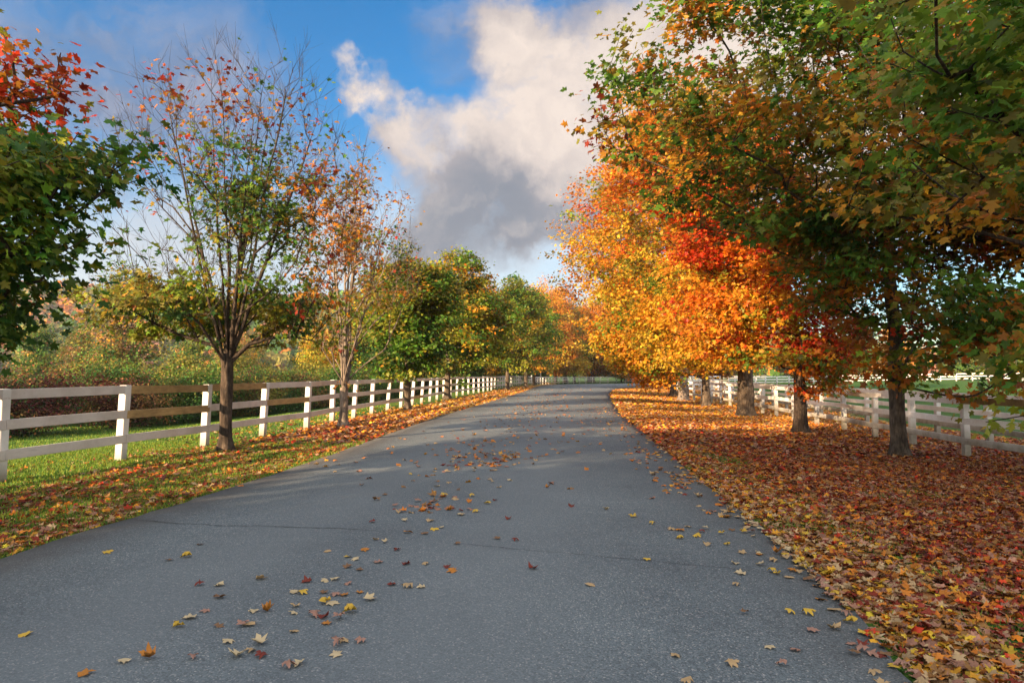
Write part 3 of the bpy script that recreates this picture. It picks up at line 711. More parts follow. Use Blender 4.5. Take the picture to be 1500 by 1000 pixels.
# hedge shrubs below the left field
HG = 'shrubs along the foot of the left field'
def shrub(n, h, r, pal, seed, label, x, y, size=.13):
    b = B3(x, y)
    return build_tree(n, b, [((x, y, b[2] + h * .42), (r, r, h * .5)), ((x + r * .4, y, b[2] + h * .6), (r * .6, r * .7, h * .42))], .06, .25, 240, 'lo', rg(seed), palette=pal, per_tip=80,
                      spread=r * .15, size=size * .68, shell=.5, tip_r=.008, leader=.2, bark='bark_dark', leafmat='leaf_far', label=label, group=HG, cat='shrub', kindname='shrub', minz=.08)
sg = shrub('shrubG', 3.2, 2.5, dict(dgreen=4, green=2, olive=2), 40, 'dark green shrub behind the fence bay with bare brown rails', -17.5, 37)
sm = shrub('shrubM', 3.0, 2.5, dict(maroon=4, dgreen=2, brown=1.5), 41, 'maroon leaved shrub at the left edge behind the white rails', -21.0, 29.5)
sy = shrub('shrubY', 3.2, 2.4, dict(olive=4, dgreen=3, green=2, ygreen=1, brown=1.2, pink=.6), 42, 'olive and gold shrub above the dark hedge', -24, 37, .15)
sb = shrub('shrubB', 3.0, 2.4, dict(brown=2, dgreen=3, maroon=1, olive=3), 43, 'brown twiggy shrub in the hedge behind the half-bare maple', -16.5, 42, .14)
for i, (src, x, y, s, lb) in enumerate([
  (sg, -22.8, 26.5, 1.0, 'dark green shrub at the far left of the hedge'), (sm, -19.3, 33, .95, 'maroon shrub second from the left edge of the hedge'), (sg, -19.8, 35.5, 1.1, 'dark green shrub between the maroon and brown ones'),
  (sb, -18.6, 39.5, 1.0, 'brown shrub behind the leaning white post'), (sg, -16.0, 45, 1.0, 'dark green shrub right of the half-bare maple trunk'), (sb, -15.2, 49, 1.0, 'brown shrub in the gap between the half-bare maples'),
  (sg, -14.2, 53, 1.1, 'green shrub left of the forked thin maple'), (sb, -13.2, 57.5, 1.0, 'brown shrub behind the forked thin maple'), (sg, -11.8, 62, 1.1, 'green shrub right of the forked thin maple'),
  (sb, -9.8, 68, 1.1, 'dark brown shrub behind the rounded green maple'), (sg, -8.0, 75, 1.2, 'green shrub at the end of the left field'),
  (sy, -28, 33, 1.1, 'olive gold shrub high at the left edge'), (sy, -21, 42, 1.2, 'olive gold shrub above the brown twiggy one'), (sy, -19, 47, 1.2, 'gold shrub behind the trunk of the half-bare maple'),
  (sm, -25.5, 32, 1.1, 'maroon shrub behind the first one at the left edge'), (sy, -17, 54, 1.1, 'yellow shrub above the hedge left of the forked maple'), (sg, -4.8, 88, 1.2, 'green shrub behind the fence near the bend'),
  (sg, 3.5, 137, 1.4, 'dark shrub behind the far fence below the orange trees'), (sg, 30, 163, 1.5, 'dark shrub at the right end of the far fence')]):
    put(src, x, y, s, i * 2.1, lb, HG)

# ------------------------------------------------------------------ hills with their far woods
def ridge(az):
    """height of the ridge line (elevation tangent) by azimuth tangent"""
    return .112 - .045 * sstep(-.28, .0, az) - .03 * sstep(0, .6, az) + .010 * np.sin(az * 7 + 1) + .006 * np.sin(az * 17)
az = np.linspace(-1.3, 1.2, 90); dist = np.array([260, 320, 400, 480, 540, 620])
H = np.array([0, .12, .4, .75, 1.0, .85]); Xh = az[None, :] * dist[:, None]; Yh = np.repeat(dist[:, None], len(az), 1)
Zh = -2 + (ridge(az)[None, :] * 540 + 2) * H[:, None]; Zh += 3 * (vnoise(np.stack([Xh, Yh, 0 * Xh], -1), .015, 4) - .5) * H[:, None]
nr2, nc2 = Xh.shape; ii = np.arange(nr2 * nc2).reshape(nr2, nc2)
Fh = np.stack([ii[:-1, :-1], ii[:-1, 1:], ii[1:, 1:], ii[1:, :-1]], -1).reshape(-1, 4)
tag(link('hills', mesh_np('hills', np.stack([Xh, Yh, Zh], -1).reshape(-1, 3), Fh, None, True), M['hill']), 'long wooded ridge closing the valley', 'hills', kind='structure')
g = rg(50); nT = 4200; a_ = g.uniform(-1.1, .95, nT); tt = g.random(nT) ** .75; dd = 270 + 280 * tt
hz = np.interp(dd, dist, H); bz = -2 + (ridge(a_) * 540 + 2) * hz
kk = 34; ct = np.stack([a_ * dd, dd, bz], -1)
hh = g.uniform(7, 12, nT); off = g.normal(0, 1, (nT, kk, 3)); off /= np.linalg.norm(off, axis=2, keepdims=True)
ce = ct[:, None] + off * np.stack([hh * .36, hh * .36, hh * .5], -1)[:, None] * g.random((nT, kk, 1)) ** .3 + np.array([0, 0, 1.0]) * (hh * .5)[:, None, None]
cf = pick(dict(dgreen=3, green=2, olive=4, brown=2, rust=2, gold=.8, pink=.6), nT, g); cf = np.repeat(cf, kk, 0) * np.exp(g.normal(0, .25, (nT * kk, 1)))
cc_ = ce.reshape(-1, 3); dn = off.reshape(-1, 3)
fw = link('forest', leaves_mesh('forest', cc_, g.normal(0, 1, cc_.shape), dn + g.normal(0, .4, cc_.shape), np.full(len(cc_), 2.6), cf, 'clump', .1, g), M['leaf_far'])
tag(fw, 'far autumn woodland covering the blue hazy ridge', 'woodland', kind='stuff')

# ------------------------------------------------------------------ fences
def fence(name, label, path, spacing, rail_side, hpost=1.30, bare=(), first=None, board_bays=2, far_y=60, seed=0, rails=(1.235, .80, .365), lean=.02, inlean=0.0, railmat='rail'):
    g = rg(seed); path = resample(np.array(path, float), 600)
    s = np.concatenate([[0], np.cumsum(np.linalg.norm(np.diff(path, axis=0), axis=1))])
    if first is not None: pts = [np.array(p, float) for p in first]; s0 = s[np.argmin(np.linalg.norm(path - pts[-1], axis=1))] + spacing
    else: pts = []; s0 = 0
    u = np.arange(s0, s[-1], spacing); pts += [np.array([np.interp(v, s, path[:, 0]), np.interp(v, s, path[:, 1])]) for v in u]
    n = len(pts); root = empty(name, (pts[0][0], pts[0][1], 0)); tag(root, label, 'fence')
    org = np.array([pts[0][0], pts[0][1], 0])
    P3 = [np.array([p[0], p[1], float(gz(p[0], p[1])) + .02]) for p in pts]
    for i, p in enumerate(P3):
        q = P3[min(i + 1, n - 1)] - P3[max(i - 1, 0)]; q[2] = 0; t_ = q / np.linalg.norm(q); s_ = np.array([-t_[1], t_[0], 0])
        l = g.normal(0, lean, 2); l[1] += -inlean * (1 if p[1] < 40 else .3); up = np.array([0, 0, 1]) + t_ * l[0] + s_ * l[1]; up /= np.linalg.norm(up)
        mb = MB(); h = hpost + .01 + g.normal(0, .006); mb.box(p - org + up * (h / 2 - .12) , (.14, .14, h + .24), np.stack([s_, t_, up], 1), .008 if p[1] < 50 else 0)
        link('post', mb.mesh(name + '_post'), M['white'], root)
    for ri, rz_ in enumerate(rails):
        i = 0 if ri != 1 else -1
        i = max(i, 0); firstlen = 1 if ri == 1 else board_bays
        while i < n - 1:
            nb = firstlen if i == 0 else (board_bays if P3[i][1] < far_y else 4)
            b = next((b for b in bare if b[0] == ri and b[1] == i), None)
            nxt = [b_[1] for b_ in bare if b_[0] == ri and b_[1] > i]
            if b: nb = b[2]
            elif nxt: nb = min(nb, min(nxt) - i)
            j = min(i + nb, n - 1); mb = MB(); dz = g.normal(0, .006)
            for k in range(i, j):
                a, c = P3[k].copy(), P3[k + 1].copy(); e = c - a; L = np.linalg.norm(e); e = e / L; sd = np.array([-e[1], e[0], 0]); sd /= np.linalg.norm(sd); up = np.cross(e, -sd); up = up if up[2] > 0 else -up
                o = sd * rail_side * (.07 + .021)
                sag = g.normal(0, .004); dz2 = rz_ + dz
                mb.box((a + c) / 2 + o + np.array([0, 0, dz2 + sag]) - org, (.038, L - .004 if k == i else L + .002, .145), np.stack([sd, e, up], 1), .004 if a[1] < 40 else 0)
            nm = link('rail', mb.mesh(name + '_rail'), M['wood'] if b else M[railmat], root)
            if b: tag(nm, 'unpainted brown rail')
            i = j
    return root
FL = [(-9.2, -4), (-8.0, 4.9), (-7.9, 7.4), (-7.42, 9.8), (-6.92, 12.15), (-6.55, 14.6), (-6.22, 17.2), (-5.86, 19.6), (-5.5, 25.9), (-5.0, 33), (-4.3, 44), (-3.3, 54), (-2.1, 64), (-.9, 76), (.4, 90), (2.4, 106), (5.6, 123), (11, 138), (20.5, 149), (36, 156), (62, 162)]
fence('rail_fence', 'white three-rail fence along the left verge, some rails bare brown, curving round the bend', FL, 2.42, -1,
      first=[(-8.35, 5.2), (-7.88, 7.5), (-7.36, 9.87), (-6.92, 12.15), (-6.56, 14.65), (-6.25, 17.2), (-5.84, 19.5)], bare=((0, 3, 2), (1, 3, 1), (1, 5, 1), (2, 12, 1)), seed=1, inlean=.045)
FRp = [(10.0, 10.6), (10.1, 13.0), (10.25, 15.5), (10.45, 18), (10.75, 20.5), (11.0, 22.9), (11.4, 28.5), (12.0, 34), (12.8, 42), (13.3, 52), (15, 64), (19, 76), (27, 88)]
fence('rail_fence', 'white three-rail fence nearest the road on the right, behind the tree trunks', FRp, 2.42, 1,
      first=[(10.0, 10.7), (10.15, 13.1), (10.25, 15.5), (10.45, 17.9)], bare=((0, 1, 1),), seed=2, railmat='rail_clean')
FR2 = [(12.3, 11), (12.65, 15), (12.9, 19), (13.2, 24), (13.7, 28), (14.4, 36), (15.4, 46), (16.5, 56), (19, 66)]
fence('rail_fence', 'second white fence on the right, a lane width behind the first, edging the paddock', FR2, 2.5, 1, seed=3, railmat='rail_clean')
FR3 = [(33, 104), (40, 112), (50, 116.5), (60, 119), (72, 119.5), (84, 118), (98, 115), (118, 110)]
fence('rail_fence', 'far white fence across the back of the green paddock on the right', FR3, 2.6, 1, seed=4, railmat='rail_clean', lean=.008)

# tall gate posts at the bend
for (x, y, lb) in ((4.6, 117.5, 'left one of two tall pale gate posts behind the fence at the bend'), (6.6, 127.5, 'right one of two tall pale gate posts behind the fence at the bend')):
    r_ = empty('gate_post', B3(x - 1.2, y + 1.5)); tag(r_, lb, 'gate post', 'tall gate posts at the bend')
    mb = MB(); mb.box((0, 0, 1.15), (.2, .2, 2.5)); link('shaft', mb.mesh('shaft'), M['white'], r_)
    mb = MB(); mb.box((0, 0, 2.44), (.27, .27, .08)); link('cap', mb.mesh('cap'), M['white'], r_)

# ------------------------------------------------------------------ fallen leaves
RED = dict(dred=4.2, red=1.1, rust=3.2, brown=3.6, tan=.7, pink=3.2, orange=.7, gold=.25, maroon=1.0); GLD = dict(gold=3, orange=1.5, tan=3, rust=3, yellow=1.2, brown=1.5, pink=1)
EDG = dict(tan=3, yellow=1.5, gold=1, brown=2, pink=3, rust=2, dred=1)
def ground_h(x, y):
    x = np.asarray(x); y = np.asarray(y); on = (x > ELy(y)) & (x < ERy(y)) & (y < 80)
    return np.where(on, road_z(x, y) + .004, gz(x, y))
def scatter(n, x0, x1, y0, y1, kind, smin, smax, seed, lift=.035, tilt=.38):
    g = rg(seed); x = g.uniform(x0, x1, n); y = g.uniform(y0, y1, n)
    cv, gd = litter(x, y); keep = g.random(n) < cv ** 1.1; x, y, cv, gd = x[keep], y[keep], cv[keep], gd[keep]; m = len(x)
    z = ground_h(x, y) + .008 + lift * g.random(m) ** 1.5 * cv
    dl = ELy(y) - x; dr = x - ERy(y)
    c = pick(RED, m, g); c2 = pick(GLD, m, g); c3 = pick(EDG, m, g); u = g.random(m)
    c = np.where((u < gd)[:, None], c2, c); e = (np.maximum(dl, dr) < .55 + .5 * vnoise(np.stack([x, y, 0 * x], -1), .8, 5)) & (y < 12) & (g.random(m) < .75 * np.clip(1.3 - (y - 3) / 9, .25, 1)); c[e] = c3[e]
    c = c * np.exp(g.normal(0, .20, (m, 1)))
    th = g.random(m) * 6.283; d = np.stack([np.cos(th), np.sin(th), g.normal(0, tilt * .6, m)], -1)
    nn = np.stack([g.normal(0, tilt, m), g.normal(0, tilt, m), np.ones(m)], -1)
    return np.stack([x, y, z], -1), d, nn, smin + (smax - smin) * g.random(m), c
def fallen(nm, args, kind, curl, seed):
    L = [scatter(*a) for a in args]; c, d, n, s, k = [np.concatenate([l[i] for l in L]) for i in range(5)]
    return nm, leaves_mesh(nm, c, d, n, s, np.clip(k, .005, .7), kind, curl, rg(seed))
o = link(*fallen('fallen_leaves', [(40000, 1.7, 11.5, 2.3, 8, 'hi', .048, .092, 60), (50000, 1.9, 13, 8, 15, 'hi', .052, .095, 61), (10500, -8.5, -3.2, 4, 15, 'hi', .06, .105, 62)], 'hi', .55, 60), M['leaf_dry'])
tag(o, 'thick carpet of red, brown and tan maple leaves covering both verges nearest the viewer', 'fallen leaves', kind='stuff')
o = link(*fallen('fallen_leaves', [(60000, 2.5, 15, 15, 32, 'lo', .075, .115, 63), (12000, -8.5, -2, 15, 32, 'lo', .08, .13, 64), (26000, 3.5, 20, 32, 70, 'lo', .12, .18, 65), (12000, -6, 3, 32, 80, 'lo', .11, .17, 66)], 'lo', .5, 61), M['leaf_dry'])
tag(o, 'golden carpet of small fallen leaves on the verges farther down the lane', 'fallen leaves', kind='stuff')
# small leaves on the middle and far road
g = rg(70); pts = []
def cl(n, px, py, sx, sy):
    for _ in range(n):
        a, b = gp(px + g.normal() * sx, max(563.5, py + g.normal() * sy)); pts.append((a, b))
cl(70, 715, 675, 30, 7); cl(60, 775, 600, 30, 6); cl(40, 640, 745, 35, 8); cl(60, 700, 672, 45, 12); cl(40, 690, 660, 60, 20); cl(60, 740, 640, 50, 14); cl(90, 770, 612, 35, 10); cl(110, 790, 592, 30, 7); cl(60, 800, 580, 25, 4)
cl(80, 880, 598, 14, 7); cl(70, 905, 620, 18, 10); cl(70, 950, 660, 16, 14); cl(50, 870, 610, 30, 12); cl(30, 850, 640, 50, 14); cl(30, 640, 690, 90, 16); cl(50, 830, 570, 25, 3); cl(60, 990, 700, 14, 12); cl(40, 1060, 740, 18, 14)
for _ in range(90): pts.append((g.uniform(-3, 3.5), g.uniform(8, 40)))
pts = np.array(pts); pts = pts[(pts[:, 0] > ELy(pts[:, 1])) & (pts[:, 1] < 120) & (pts[:, 1] > 7.2)]
m = len(pts); th = g.random(m) * 6.283
o = link('fallen_leaves', leaves_mesh('road_leaves', np.stack([pts[:, 0], pts[:, 1], road_z(pts[:, 0], pts[:, 1]) + .014], -1), np.stack([np.cos(th), np.sin(th), 0 * th], -1), np.stack([g.normal(0, .3, m), g.normal(0, .3, m), 1 + 0 * th], -1),
     g.uniform(.07, .115, m) * (1 + .5 * (pts[:, 1] > 40)), pick(dict(tan=3, rust=3, brown=2, gold=1.5, orange=1, pink=2, dred=1), m, g), 'mid', .7, g), M['leaf_dry'])
tag(o, 'small drifts of blown leaves along the middle and edges of the road', 'fallen leaves', kind='stuff')

# single leaves lying on the near road and its right edge
LC = dict(tan=PAL['tan'], pale=(.50, .40, .24), brown=(.20, .11, .055), red=(.17, .034, .022), yellow=(.55, .36, .05), orange=(.42, .17, .03), pinkish=(.34, .19, .14))
protos = {}
for k, c in LC.items():
    for v in range(4):
        gg = rg(100 + v + hash(k[0]) % 1); gg = np.random.default_rng(100 + v * 13 + len(k) * 7 + ord(k[0]))
        P0, T0 = TPL['hi']
        me = leaves_mesh('maple_leaf', np.zeros((1, 3)), np.array([[0, 1., 0]]), np.array([[0, 0, 1.]]), np.array([1.0]), np.array([c]), 'hi', [.25, .5, .7, .4][v], gg)
        co = np.zeros(len(me.vertices) * 3, np.float32); me.vertices.foreach_get('co', co); co = co.reshape(-1, 3)
        if v == 2: a_ = co[:, 0] * 1.8; co[:, 2] += .3 * (1 - np.cos(a_)); co[:, 0] = np.sin(a_) / 1.8
        co[:, 2] -= co[:, 2].min() - .02; me.vertices.foreach_set('co', co.ravel()); me.materials.append(M['leaf_dry']); me.update(); protos[k, v] = me
known = [(51,928,'yellow'),(137,987,'orange'),(193,969,'pale'),(230,963,'orange'),(292,965,'pinkish'),(255,821,'brown'),(281,816,'yellow'),(164,808,'yellow'),(300,858,'red'),(327,859,'pale'),(329,877,'brown'),(309,896,'pinkish'),(288,906,'pale'),
 (270,919,'yellow'),(328,918,'brown'),(362,918,'pinkish'),(372,917,'tan'),(343,941,'pale'),(378,897,'pale'),(398,897,'orange'),(354,962,'pale'),(375,955,'tan'),(390,962,'red'),(388,944,'pale'),(437,926,'tan'),(436,900,'pale'),(438,890,'tan'),
 (428,978,'pinkish'),(444,973,'pale'),(299,798,'brown'),(387,850,'tan'),(435,870,'pale'),(448,871,'yellow'),(455,854,'red'),(480,853,'pale'),(495,851,'pale'),(513,857,'pinkish'),(478,870,'brown'),(495,873,'pinkish'),(508,874,'orange'),(530,870,'orange'),(544,880,'pale'),
 (481,885,'yellow'),(490,886,'pale'),(518,898,'yellow'),(465,903,'pinkish'),(478,906,'red'),(484,915,'orange'),(500,909,'pinkish'),(507,940,'tan'),(500,945,'pinkish'),(533,941,'pinkish'),(498,960,'pale'),(483,810,'tan'),(513,818,'yellow'),(524,822,'pale'),(537,808,'orange'),
 (512,833,'brown'),(530,837,'brown'),(557,826,'pinkish'),(584,808,'red'),(566,797,'pale'),(552,793,'tan'),(597,829,'red'),(625,828,'tan'),(656,833,'red'),(664,839,'orange'),(576,859,'red'),(600,862,'tan'),(620,862,'pale'),(548,767,'red'),(598,783,'orange'),(624,784,'brown'),
 (637,778,'yellow'),(648,775,'pale'),(625,748,'pinkish'),(634,747,'red'),(660,750,'orange'),(676,757,'pale'),(698,752,'yellow'),(671,799,'brown'),(745,762,'red'),(729,791,'brown'),(754,793,'red'),(780,834,'red'),(862,857,'tan'),(801,716,'orange'),(836,743,'red'),(886,747,'pale'),(925,757,'yellow'),
 (945,819,'yellow'),(532,712,'brown'),(566,727,'brown'),(603,697,'yellow'),(651,728,'yellow'),(641,715,'pale'),(658,710,'tan'),(672,720,'brown'),(692,729,'yellow'),(725,735,'red'),(715,740,'yellow'),(718,705,'tan'),(746,706,'pale'),(631,766,'tan'),(595,765,'pale'),
 (985,957,'tan'),(1065,968,'tan'),(1119,943,'pale'),(1157,946,'pinkish'),(1138,968,'pinkish'),(1237,936,'pinkish'),(1254,946,'pinkish'),(1268,950,'pinkish'),(1280,952,'red'),(1270,977,'tan'),(1337,990,'tan'),(1148,892,'yellow'),(1176,894,'yellow'),(1212,888,'tan'),(1194,873,'orange'),
 (1074,854,'tan'),(1072,823,'pale'),(1081,838,'pale'),(1129,818,'tan'),(1133,837,'yellow'),(1149,842,'tan'),(1108,808,'pale'),(1018,784,'yellow'),(993,776,'orange'),(994,788,'yellow'),(1005,771,'tan'),(1062,796,'yellow'),(1053,780,'yellow'),(1064,754,'pale'),(1032,797,'tan'),(981,775,'tan')]
def zone_of(x, y):
    if x > 1.0 and y < 7.5: return 'near the leafy right edge'
    if y < 5.4: return 'in the nearest drift left of the middle'
    if x < -1.9: return 'alone on the left half'
    if y < 7.6: return 'in the middle drift below the crack'
    return 'beyond the crack farther up the lane'
SH = {'tan': 'tan', 'pale': 'pale cream', 'brown': 'dark brown', 'red': 'dark red', 'yellow': 'bright yellow', 'orange': 'orange', 'pinkish': 'pinkish brown'}
def single(x, y, k, zn, z, s, g):
    v = int(g.integers(0, 4)); o_ = bpy.data.objects.new('maple_leaf', protos[k, v]); C.objects.link(o_)
    o_.location = (x, y, z); o_.scale = (s, s, s * (.8 + .5 * g.random())); o_.rotation_euler = (g.normal(0, .12), g.normal(0, .12), g.random() * 6.283)
    lb = f"{SH[k]} maple leaf lying on the asphalt {zn}"; tag(o_, lb, 'leaf', lb.replace('leaf lying', 'leaves lying'))
g = rg(80); cnt_ = 0
for (px, py, k) in known:
    x, y = gp(px, py); single(x, y, k, zone_of(x, y), float(road_z(x, y)) + .002, g.uniform(.060, .092), g); cnt_ += 1
while cnt_ < 290:
    y = 2.7 + 4.6 * g.random(); x = float(ERy(y)) - abs(g.normal(0, .13)) * (1 if g.random() < .8 else 3.5) + .08
    if x > ERy(y) - .02: x = float(ERy(y)) - .03
    k = ['tan', 'pale', 'yellow', 'pinkish', 'brown', 'orange', 'red'][g.choice(7, p=[.24, .2, .2, .14, .1, .07, .05])]
    single(x, y, k, 'near the leafy right edge', float(road_z(x, y)) + .002 + .01 * g.random(), g.uniform(.06, .095), g); cnt_ += 1

# ------------------------------------------------------------------ grass
def grass(args, nm, label):
    VV = []; CC = []
    for (n, x0, x1, y0, y1, h, seed, fn) in args:
        g = rg(seed); x = g.uniform(x0, x1, n); y = g.uniform(y0, y1, n); cv, _ = litter(x, y)
        k = g.random(n) < fn(x, y, cv) * (.35 + .9 * vnoise(np.stack([x, y, 0 * x], -1), 3.0, 44)); x, y = x[k], y[k]; m = len(x)
        z = gz(x, y) - .01; a = g.random(m) * 6.283; w = .0035 + .003 * g.random(m) + .0004 * y; hh = h * (.5 + .8 * g.random(m)) * (.6 + .7 * vnoise(np.stack([x, y, 0 * x], -1), 1.1, 45))
        b0 = np.stack([x - w * np.cos(a), y - w * np.sin(a), z], -1); b1 = np.stack([x + w * np.cos(a), y + w * np.sin(a), z], -1)
        tp = np.stack([x + g.normal(0, .4, m) * hh, y + g.normal(0, .4, m) * hh, z + hh], -1); VV.append(np.stack([b0, b1, tp], 1))
        c = pick(dict(green=5, lgreen=2.5, dgreen=2, ygreen=1.2, olive=1.2), m, g) * np.exp(g.normal(0, .2, (m, 1))); CC.append(np.repeat(c[:, None], 3, 1))
    V = np.concatenate(VV).reshape(-1, 3); c = np.concatenate(CC).reshape(-1, 3)
    o = link('grass', mesh_np(nm, V, np.arange(len(V)).reshape(-1, 3), c), M['grass_blade']); tag(o, label, 'grass', kind='stuff')
grass([(150000, -9.5, -3.3, 4.5, 16, .055, 90, lambda x, y, cv: (ELy(y) - x > -.02) * np.clip(1.1 - cv * .55, 0, 1)),
       (60000, -22, -6, 9, 34, .07, 91, lambda x, y, cv: (ELy(y) - x > 2.6) * 1.0)], 'grass_l', 'short green grass on the left verge and the mown field behind its fence')
grass([(110000, 1.9, 9, 2.4, 15, .05, 92, lambda x, y, cv: (x - ERy(y) > .05) * np.clip(1.05 - cv, .04, 1))], 'grass_r', 'tufts of green grass showing through leaves along the right road edge')

# ------------------------------------------------------------------ air
mb = MB(); mb.box((0, 270, 42), (1500, 1000, 95)); hz_ = link('haze', mb.mesh('haze')); tag(hz_, 'thin evening haze', 'haze', kind='stuff')
m, nt, out = newmat('haze'); vp = nt.nodes.new('ShaderNodeVolumePrincipled'); vp.inputs['Color'].default_value = (.80, .87, 1, 1); vp.inputs['Density'].default_value = .00024; vp.inputs['Anisotropy'].default_value = .2
nt.links.new(vp.outputs[0], out.inputs['Volume']); hz_.data.materials.append(m)

# ------------------------------------------------------------------ sky, clouds, sun
def pdir(px, py):
    v = Vector(((px - 750) / 1000, 1.0, (548 - py) / 1000)); v.normalize(); return v
w = bpy.data.worlds.new('World'); bpy.context.scene.world = w; w.use_nodes = True; nt = w.node_tree; nt.nodes.clear()
out = nt.nodes.new('ShaderNodeOutputWorld'); bg = nt.nodes.new('ShaderNodeBackground'); bg.inputs[1].default_value = SKY; nt.links.new(bg.outputs[0], out.inputs[0])
sky = N(nt, 'ShaderNodeTexSky', sky_type='NISHITA'); sky.sun_disc = False; sky.sun_elevation = R(SUN_EL); sky.sun_rotation = R(SUN_AZ); sky.air_density = 1.0; sky.dust_density = .6; sky.ozone_density = 2.5
tc = N(nt, 'ShaderNodeTexCoord')
def vmath(op, a, b=None, s=None):
    m = N(nt, 'ShaderNodeVectorMath', operation=op)
    for i, v in ((0, a), (1, b)):
        if v is None: continue
        if isinstance(v, (tuple, Vector)): m.inputs[i].default_value = tuple(v)
        else: nt.links.new(v, m.inputs[i])
    if s is not None: m.inputs['Scale'].default_value = s
    return m
d0 = vmath('NORMALIZE', tc.outputs['Generated']).outputs[0]
n1 = noise(nt, d0, 6.5, 7, .6); n2 = noise(nt, d0, 22, 5, .6)
o1 = vmath('SCALE', vmath('SUBTRACT', n1.outputs['Color'], (.5, .5, .5)).outputs[0], s=.20).outputs[0]
o2 = vmath('SCALE', vmath('SUBTRACT', n2.outputs['Color'], (.5, .5, .5)).outputs[0], s=.045).outputs[0]
dw = vmath('ADD', vmath('ADD', d0, o1).outputs[0], o2).outputs[0]
def field(blobs, soft=.55):
    """smooth union of soft caps in sky directions"""
    tot = None
    for (px, py, r) in blobs:
        dist_ = vmath('DISTANCE', dw, pdir(px, py)).outputs['Value']; rr = r / 1000 * (1000 / math.hypot(1000, px - 750, 548 - py)) ** 1.3
        mr = N(nt, 'ShaderNodeMapRange', interpolation_type='SMOOTHSTEP'); mr.inputs['From Min'].default_value = rr * (1 + soft); mr.inputs['From Max'].default_value = rr * (1 - soft)
        nt.links.new(dist_, mr.inputs['Value']); v = mr.outputs[0]
        tot = v if tot is None else math_(nt, 'SUBTRACT', 1.0, math_(nt, 'MULTIPLY', math_(nt, 'SUBTRACT', 1.0, tot), math_(nt, 'SUBTRACT', 1.0, v)))
    return tot
big = field([(735, 50, 55), (800, 90, 85), (870, 130, 90), (790, 190, 85), (870, 240, 100), (700, 235, 75), (620, 235, 62), (590, 215, 45), (640, 300, 60), (720, 310, 75), (810, 310, 70), (900, 60, 80), (980, 120, 110), (1000, 260, 110), (505, 125, 32), (560, 135, 36), (610, 145, 28), (560, 190, 30), (780, 345, 26), (1100, 60, 150), (1250, 200, 170), (1450, 120, 190)], .75)
veil = field([(40, 60, 90), (160, 150, 110), (60, 250, 120), (220, 320, 120), (400, 300, 90), (200, 40, 60), (-100, 150, 160), (-300, 250, 200), (330, 200, 60), (250, 120, 110), (460, 340, 60), (700, 40, 60), (850, 0, 60)], .75)
lit = field([(755, 70, 60), (770, 150, 70), (850, 190, 75), (800, 130, 70), (690, 200, 34), (600, 205, 45), (520, 120, 45), (900, 110, 70), (610, 140, 30), (1100, 80, 200), (1400, 100, 250)], .8)
dark = field([(690, 325, 70), (770, 345, 60), (620, 330, 60), (850, 320, 60), (730, 290, 50), (940, 340, 80)], .8)
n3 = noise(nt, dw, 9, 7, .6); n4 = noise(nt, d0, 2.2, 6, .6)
# unseen rest of the sky: broken cloud, made overbright to lift ambient light
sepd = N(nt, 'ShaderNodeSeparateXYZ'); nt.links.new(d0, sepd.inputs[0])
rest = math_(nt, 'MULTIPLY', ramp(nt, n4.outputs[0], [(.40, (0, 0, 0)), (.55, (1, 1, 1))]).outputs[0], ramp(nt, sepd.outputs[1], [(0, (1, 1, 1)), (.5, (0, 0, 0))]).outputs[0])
den = ramp(nt, math_(nt, 'ADD', math_(nt, 'MULTIPLY', big, 1.1), math_(nt, 'MULTIPLY', math_(nt, 'SUBTRACT', n3.outputs[0], .5), 1.5)), [(.16, (0, 0, 0)), (1.0, (1, 1, 1))]).outputs[0]
mpv = N(nt, 'ShaderNodeMapping'); mpv.inputs['Scale'].default_value = (1, 1, 2.6); nt.links.new(dw, mpv.inputs[0])
n6 = noise(nt, mpv.outputs[0], 5, 6, .6)
vden = math_(nt, 'MULTIPLY', veil, ramp(nt, n6.outputs[0], [(.36, (.12, .12, .12)), (.60, (.9, .9, .9))]).outputs[0], True)
S = 1 / (SKY * 2 ** EXPO)
def sc(c): return tuple(x * S for x in c)
base = mixc(nt, dark, sc((.52, .47, .48)), sc((.26, .29, .35)))
up_ = vmath('ADD', dw, (.006, 0, -.022)).outputs[0]
nA = noise(nt, dw, 13, 7, .55); nB = noise(nt, up_, 13, 7, .55)
emb = math_(nt, 'MULTIPLY', math_(nt, 'SUBTRACT', nB.outputs[0], nA.outputs[0]), 1.2)
litf = math_(nt, 'ADD', math_(nt, 'MULTIPLY', lit, math_(nt, 'ADD', .35, math_(nt, 'MULTIPLY', n3.outputs[0], 1.0))), emb, True)
ccol = mixc(nt, litf, base, sc((.93, .80, .71)))
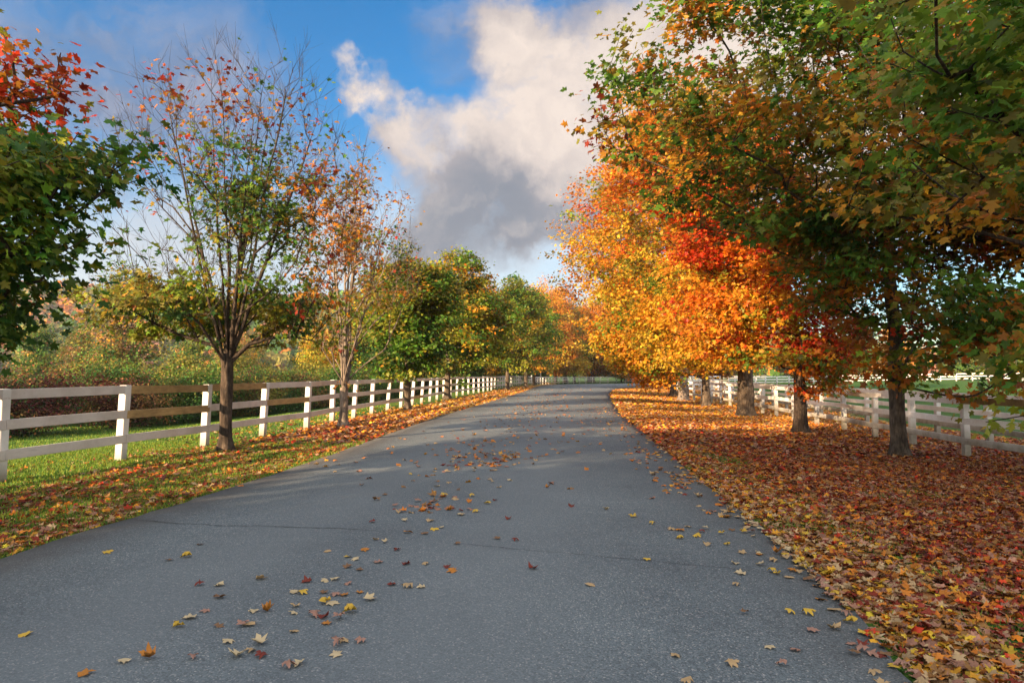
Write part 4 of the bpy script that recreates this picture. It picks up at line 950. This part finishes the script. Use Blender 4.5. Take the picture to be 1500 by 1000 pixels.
skyc = mixc(nt, 1.0, sky.outputs[0], (1, 1, 1), 'MULTIPLY')
hs = N(nt, 'ShaderNodeHueSaturation'); hs.inputs['Saturation'].default_value = 1.42; hs.inputs['Value'].default_value = .225; nt.links.new(skyc, hs.inputs['Color'])
c = mixc(nt, vden, hs.outputs[0], mixc(nt, ramp(nt, n3.outputs[0], [(.4, (0, 0, 0)), (.62, (1, 1, 1))]).outputs[0], sc((.22, .27, .40)), sc((.45, .46, .56))))
pale = field([(690, 400, 110), (600, 420, 100), (500, 430, 120), (350, 430, 130), (800, 400, 90), (150, 420, 130)], .9)
c = mixc(nt, math_(nt, 'MULTIPLY', pale, .75), c, sc((.78, .84, .88)))
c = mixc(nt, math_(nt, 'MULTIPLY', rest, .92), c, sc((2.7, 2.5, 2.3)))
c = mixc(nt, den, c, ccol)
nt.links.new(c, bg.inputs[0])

sd = bpy.data.lights.new('sun', 'SUN'); sd.energy = 2.6; sd.angle = R(.5); sd.color = (1.0, .70, .42)
so = bpy.data.objects.new('sun', sd); C.objects.link(so)
sv = Vector((math.sin(R(SUN_AZ)) * math.cos(R(SUN_EL)), math.cos(R(SUN_AZ)) * math.cos(R(SUN_EL)), math.sin(R(SUN_EL))))
so.rotation_euler = sv.to_track_quat('Z', 'Y').to_euler(); so.location = (-20, -20, 30)

cam = bpy.data.cameras.new('camera'); co_ = bpy.data.objects.new('camera', cam); C.objects.link(co_)
cam.sensor_width = 36; cam.lens = 24; cam.clip_end = 6000; cam.clip_start = .05
co_.location = (0, 0, 1.5); co_.rotation_euler = (R(90) + math.atan(.048), 0, 0)
sc_ = bpy.context.scene; sc_.camera = co_
sc_.view_settings.view_transform = 'Standard'; sc_.view_settings.look = 'None'; sc_.view_settings.exposure = EXPO; sc_.view_settings.gamma = 1
sc_.cycles.max_bounces = 7; sc_.cycles.diffuse_bounces = 3; sc_.cycles.transmission_bounces = 4; sc_.cycles.transparent_max_bounces = 8; sc_.cycles.volume_bounces = 0
sc_.cycles.use_denoising = True
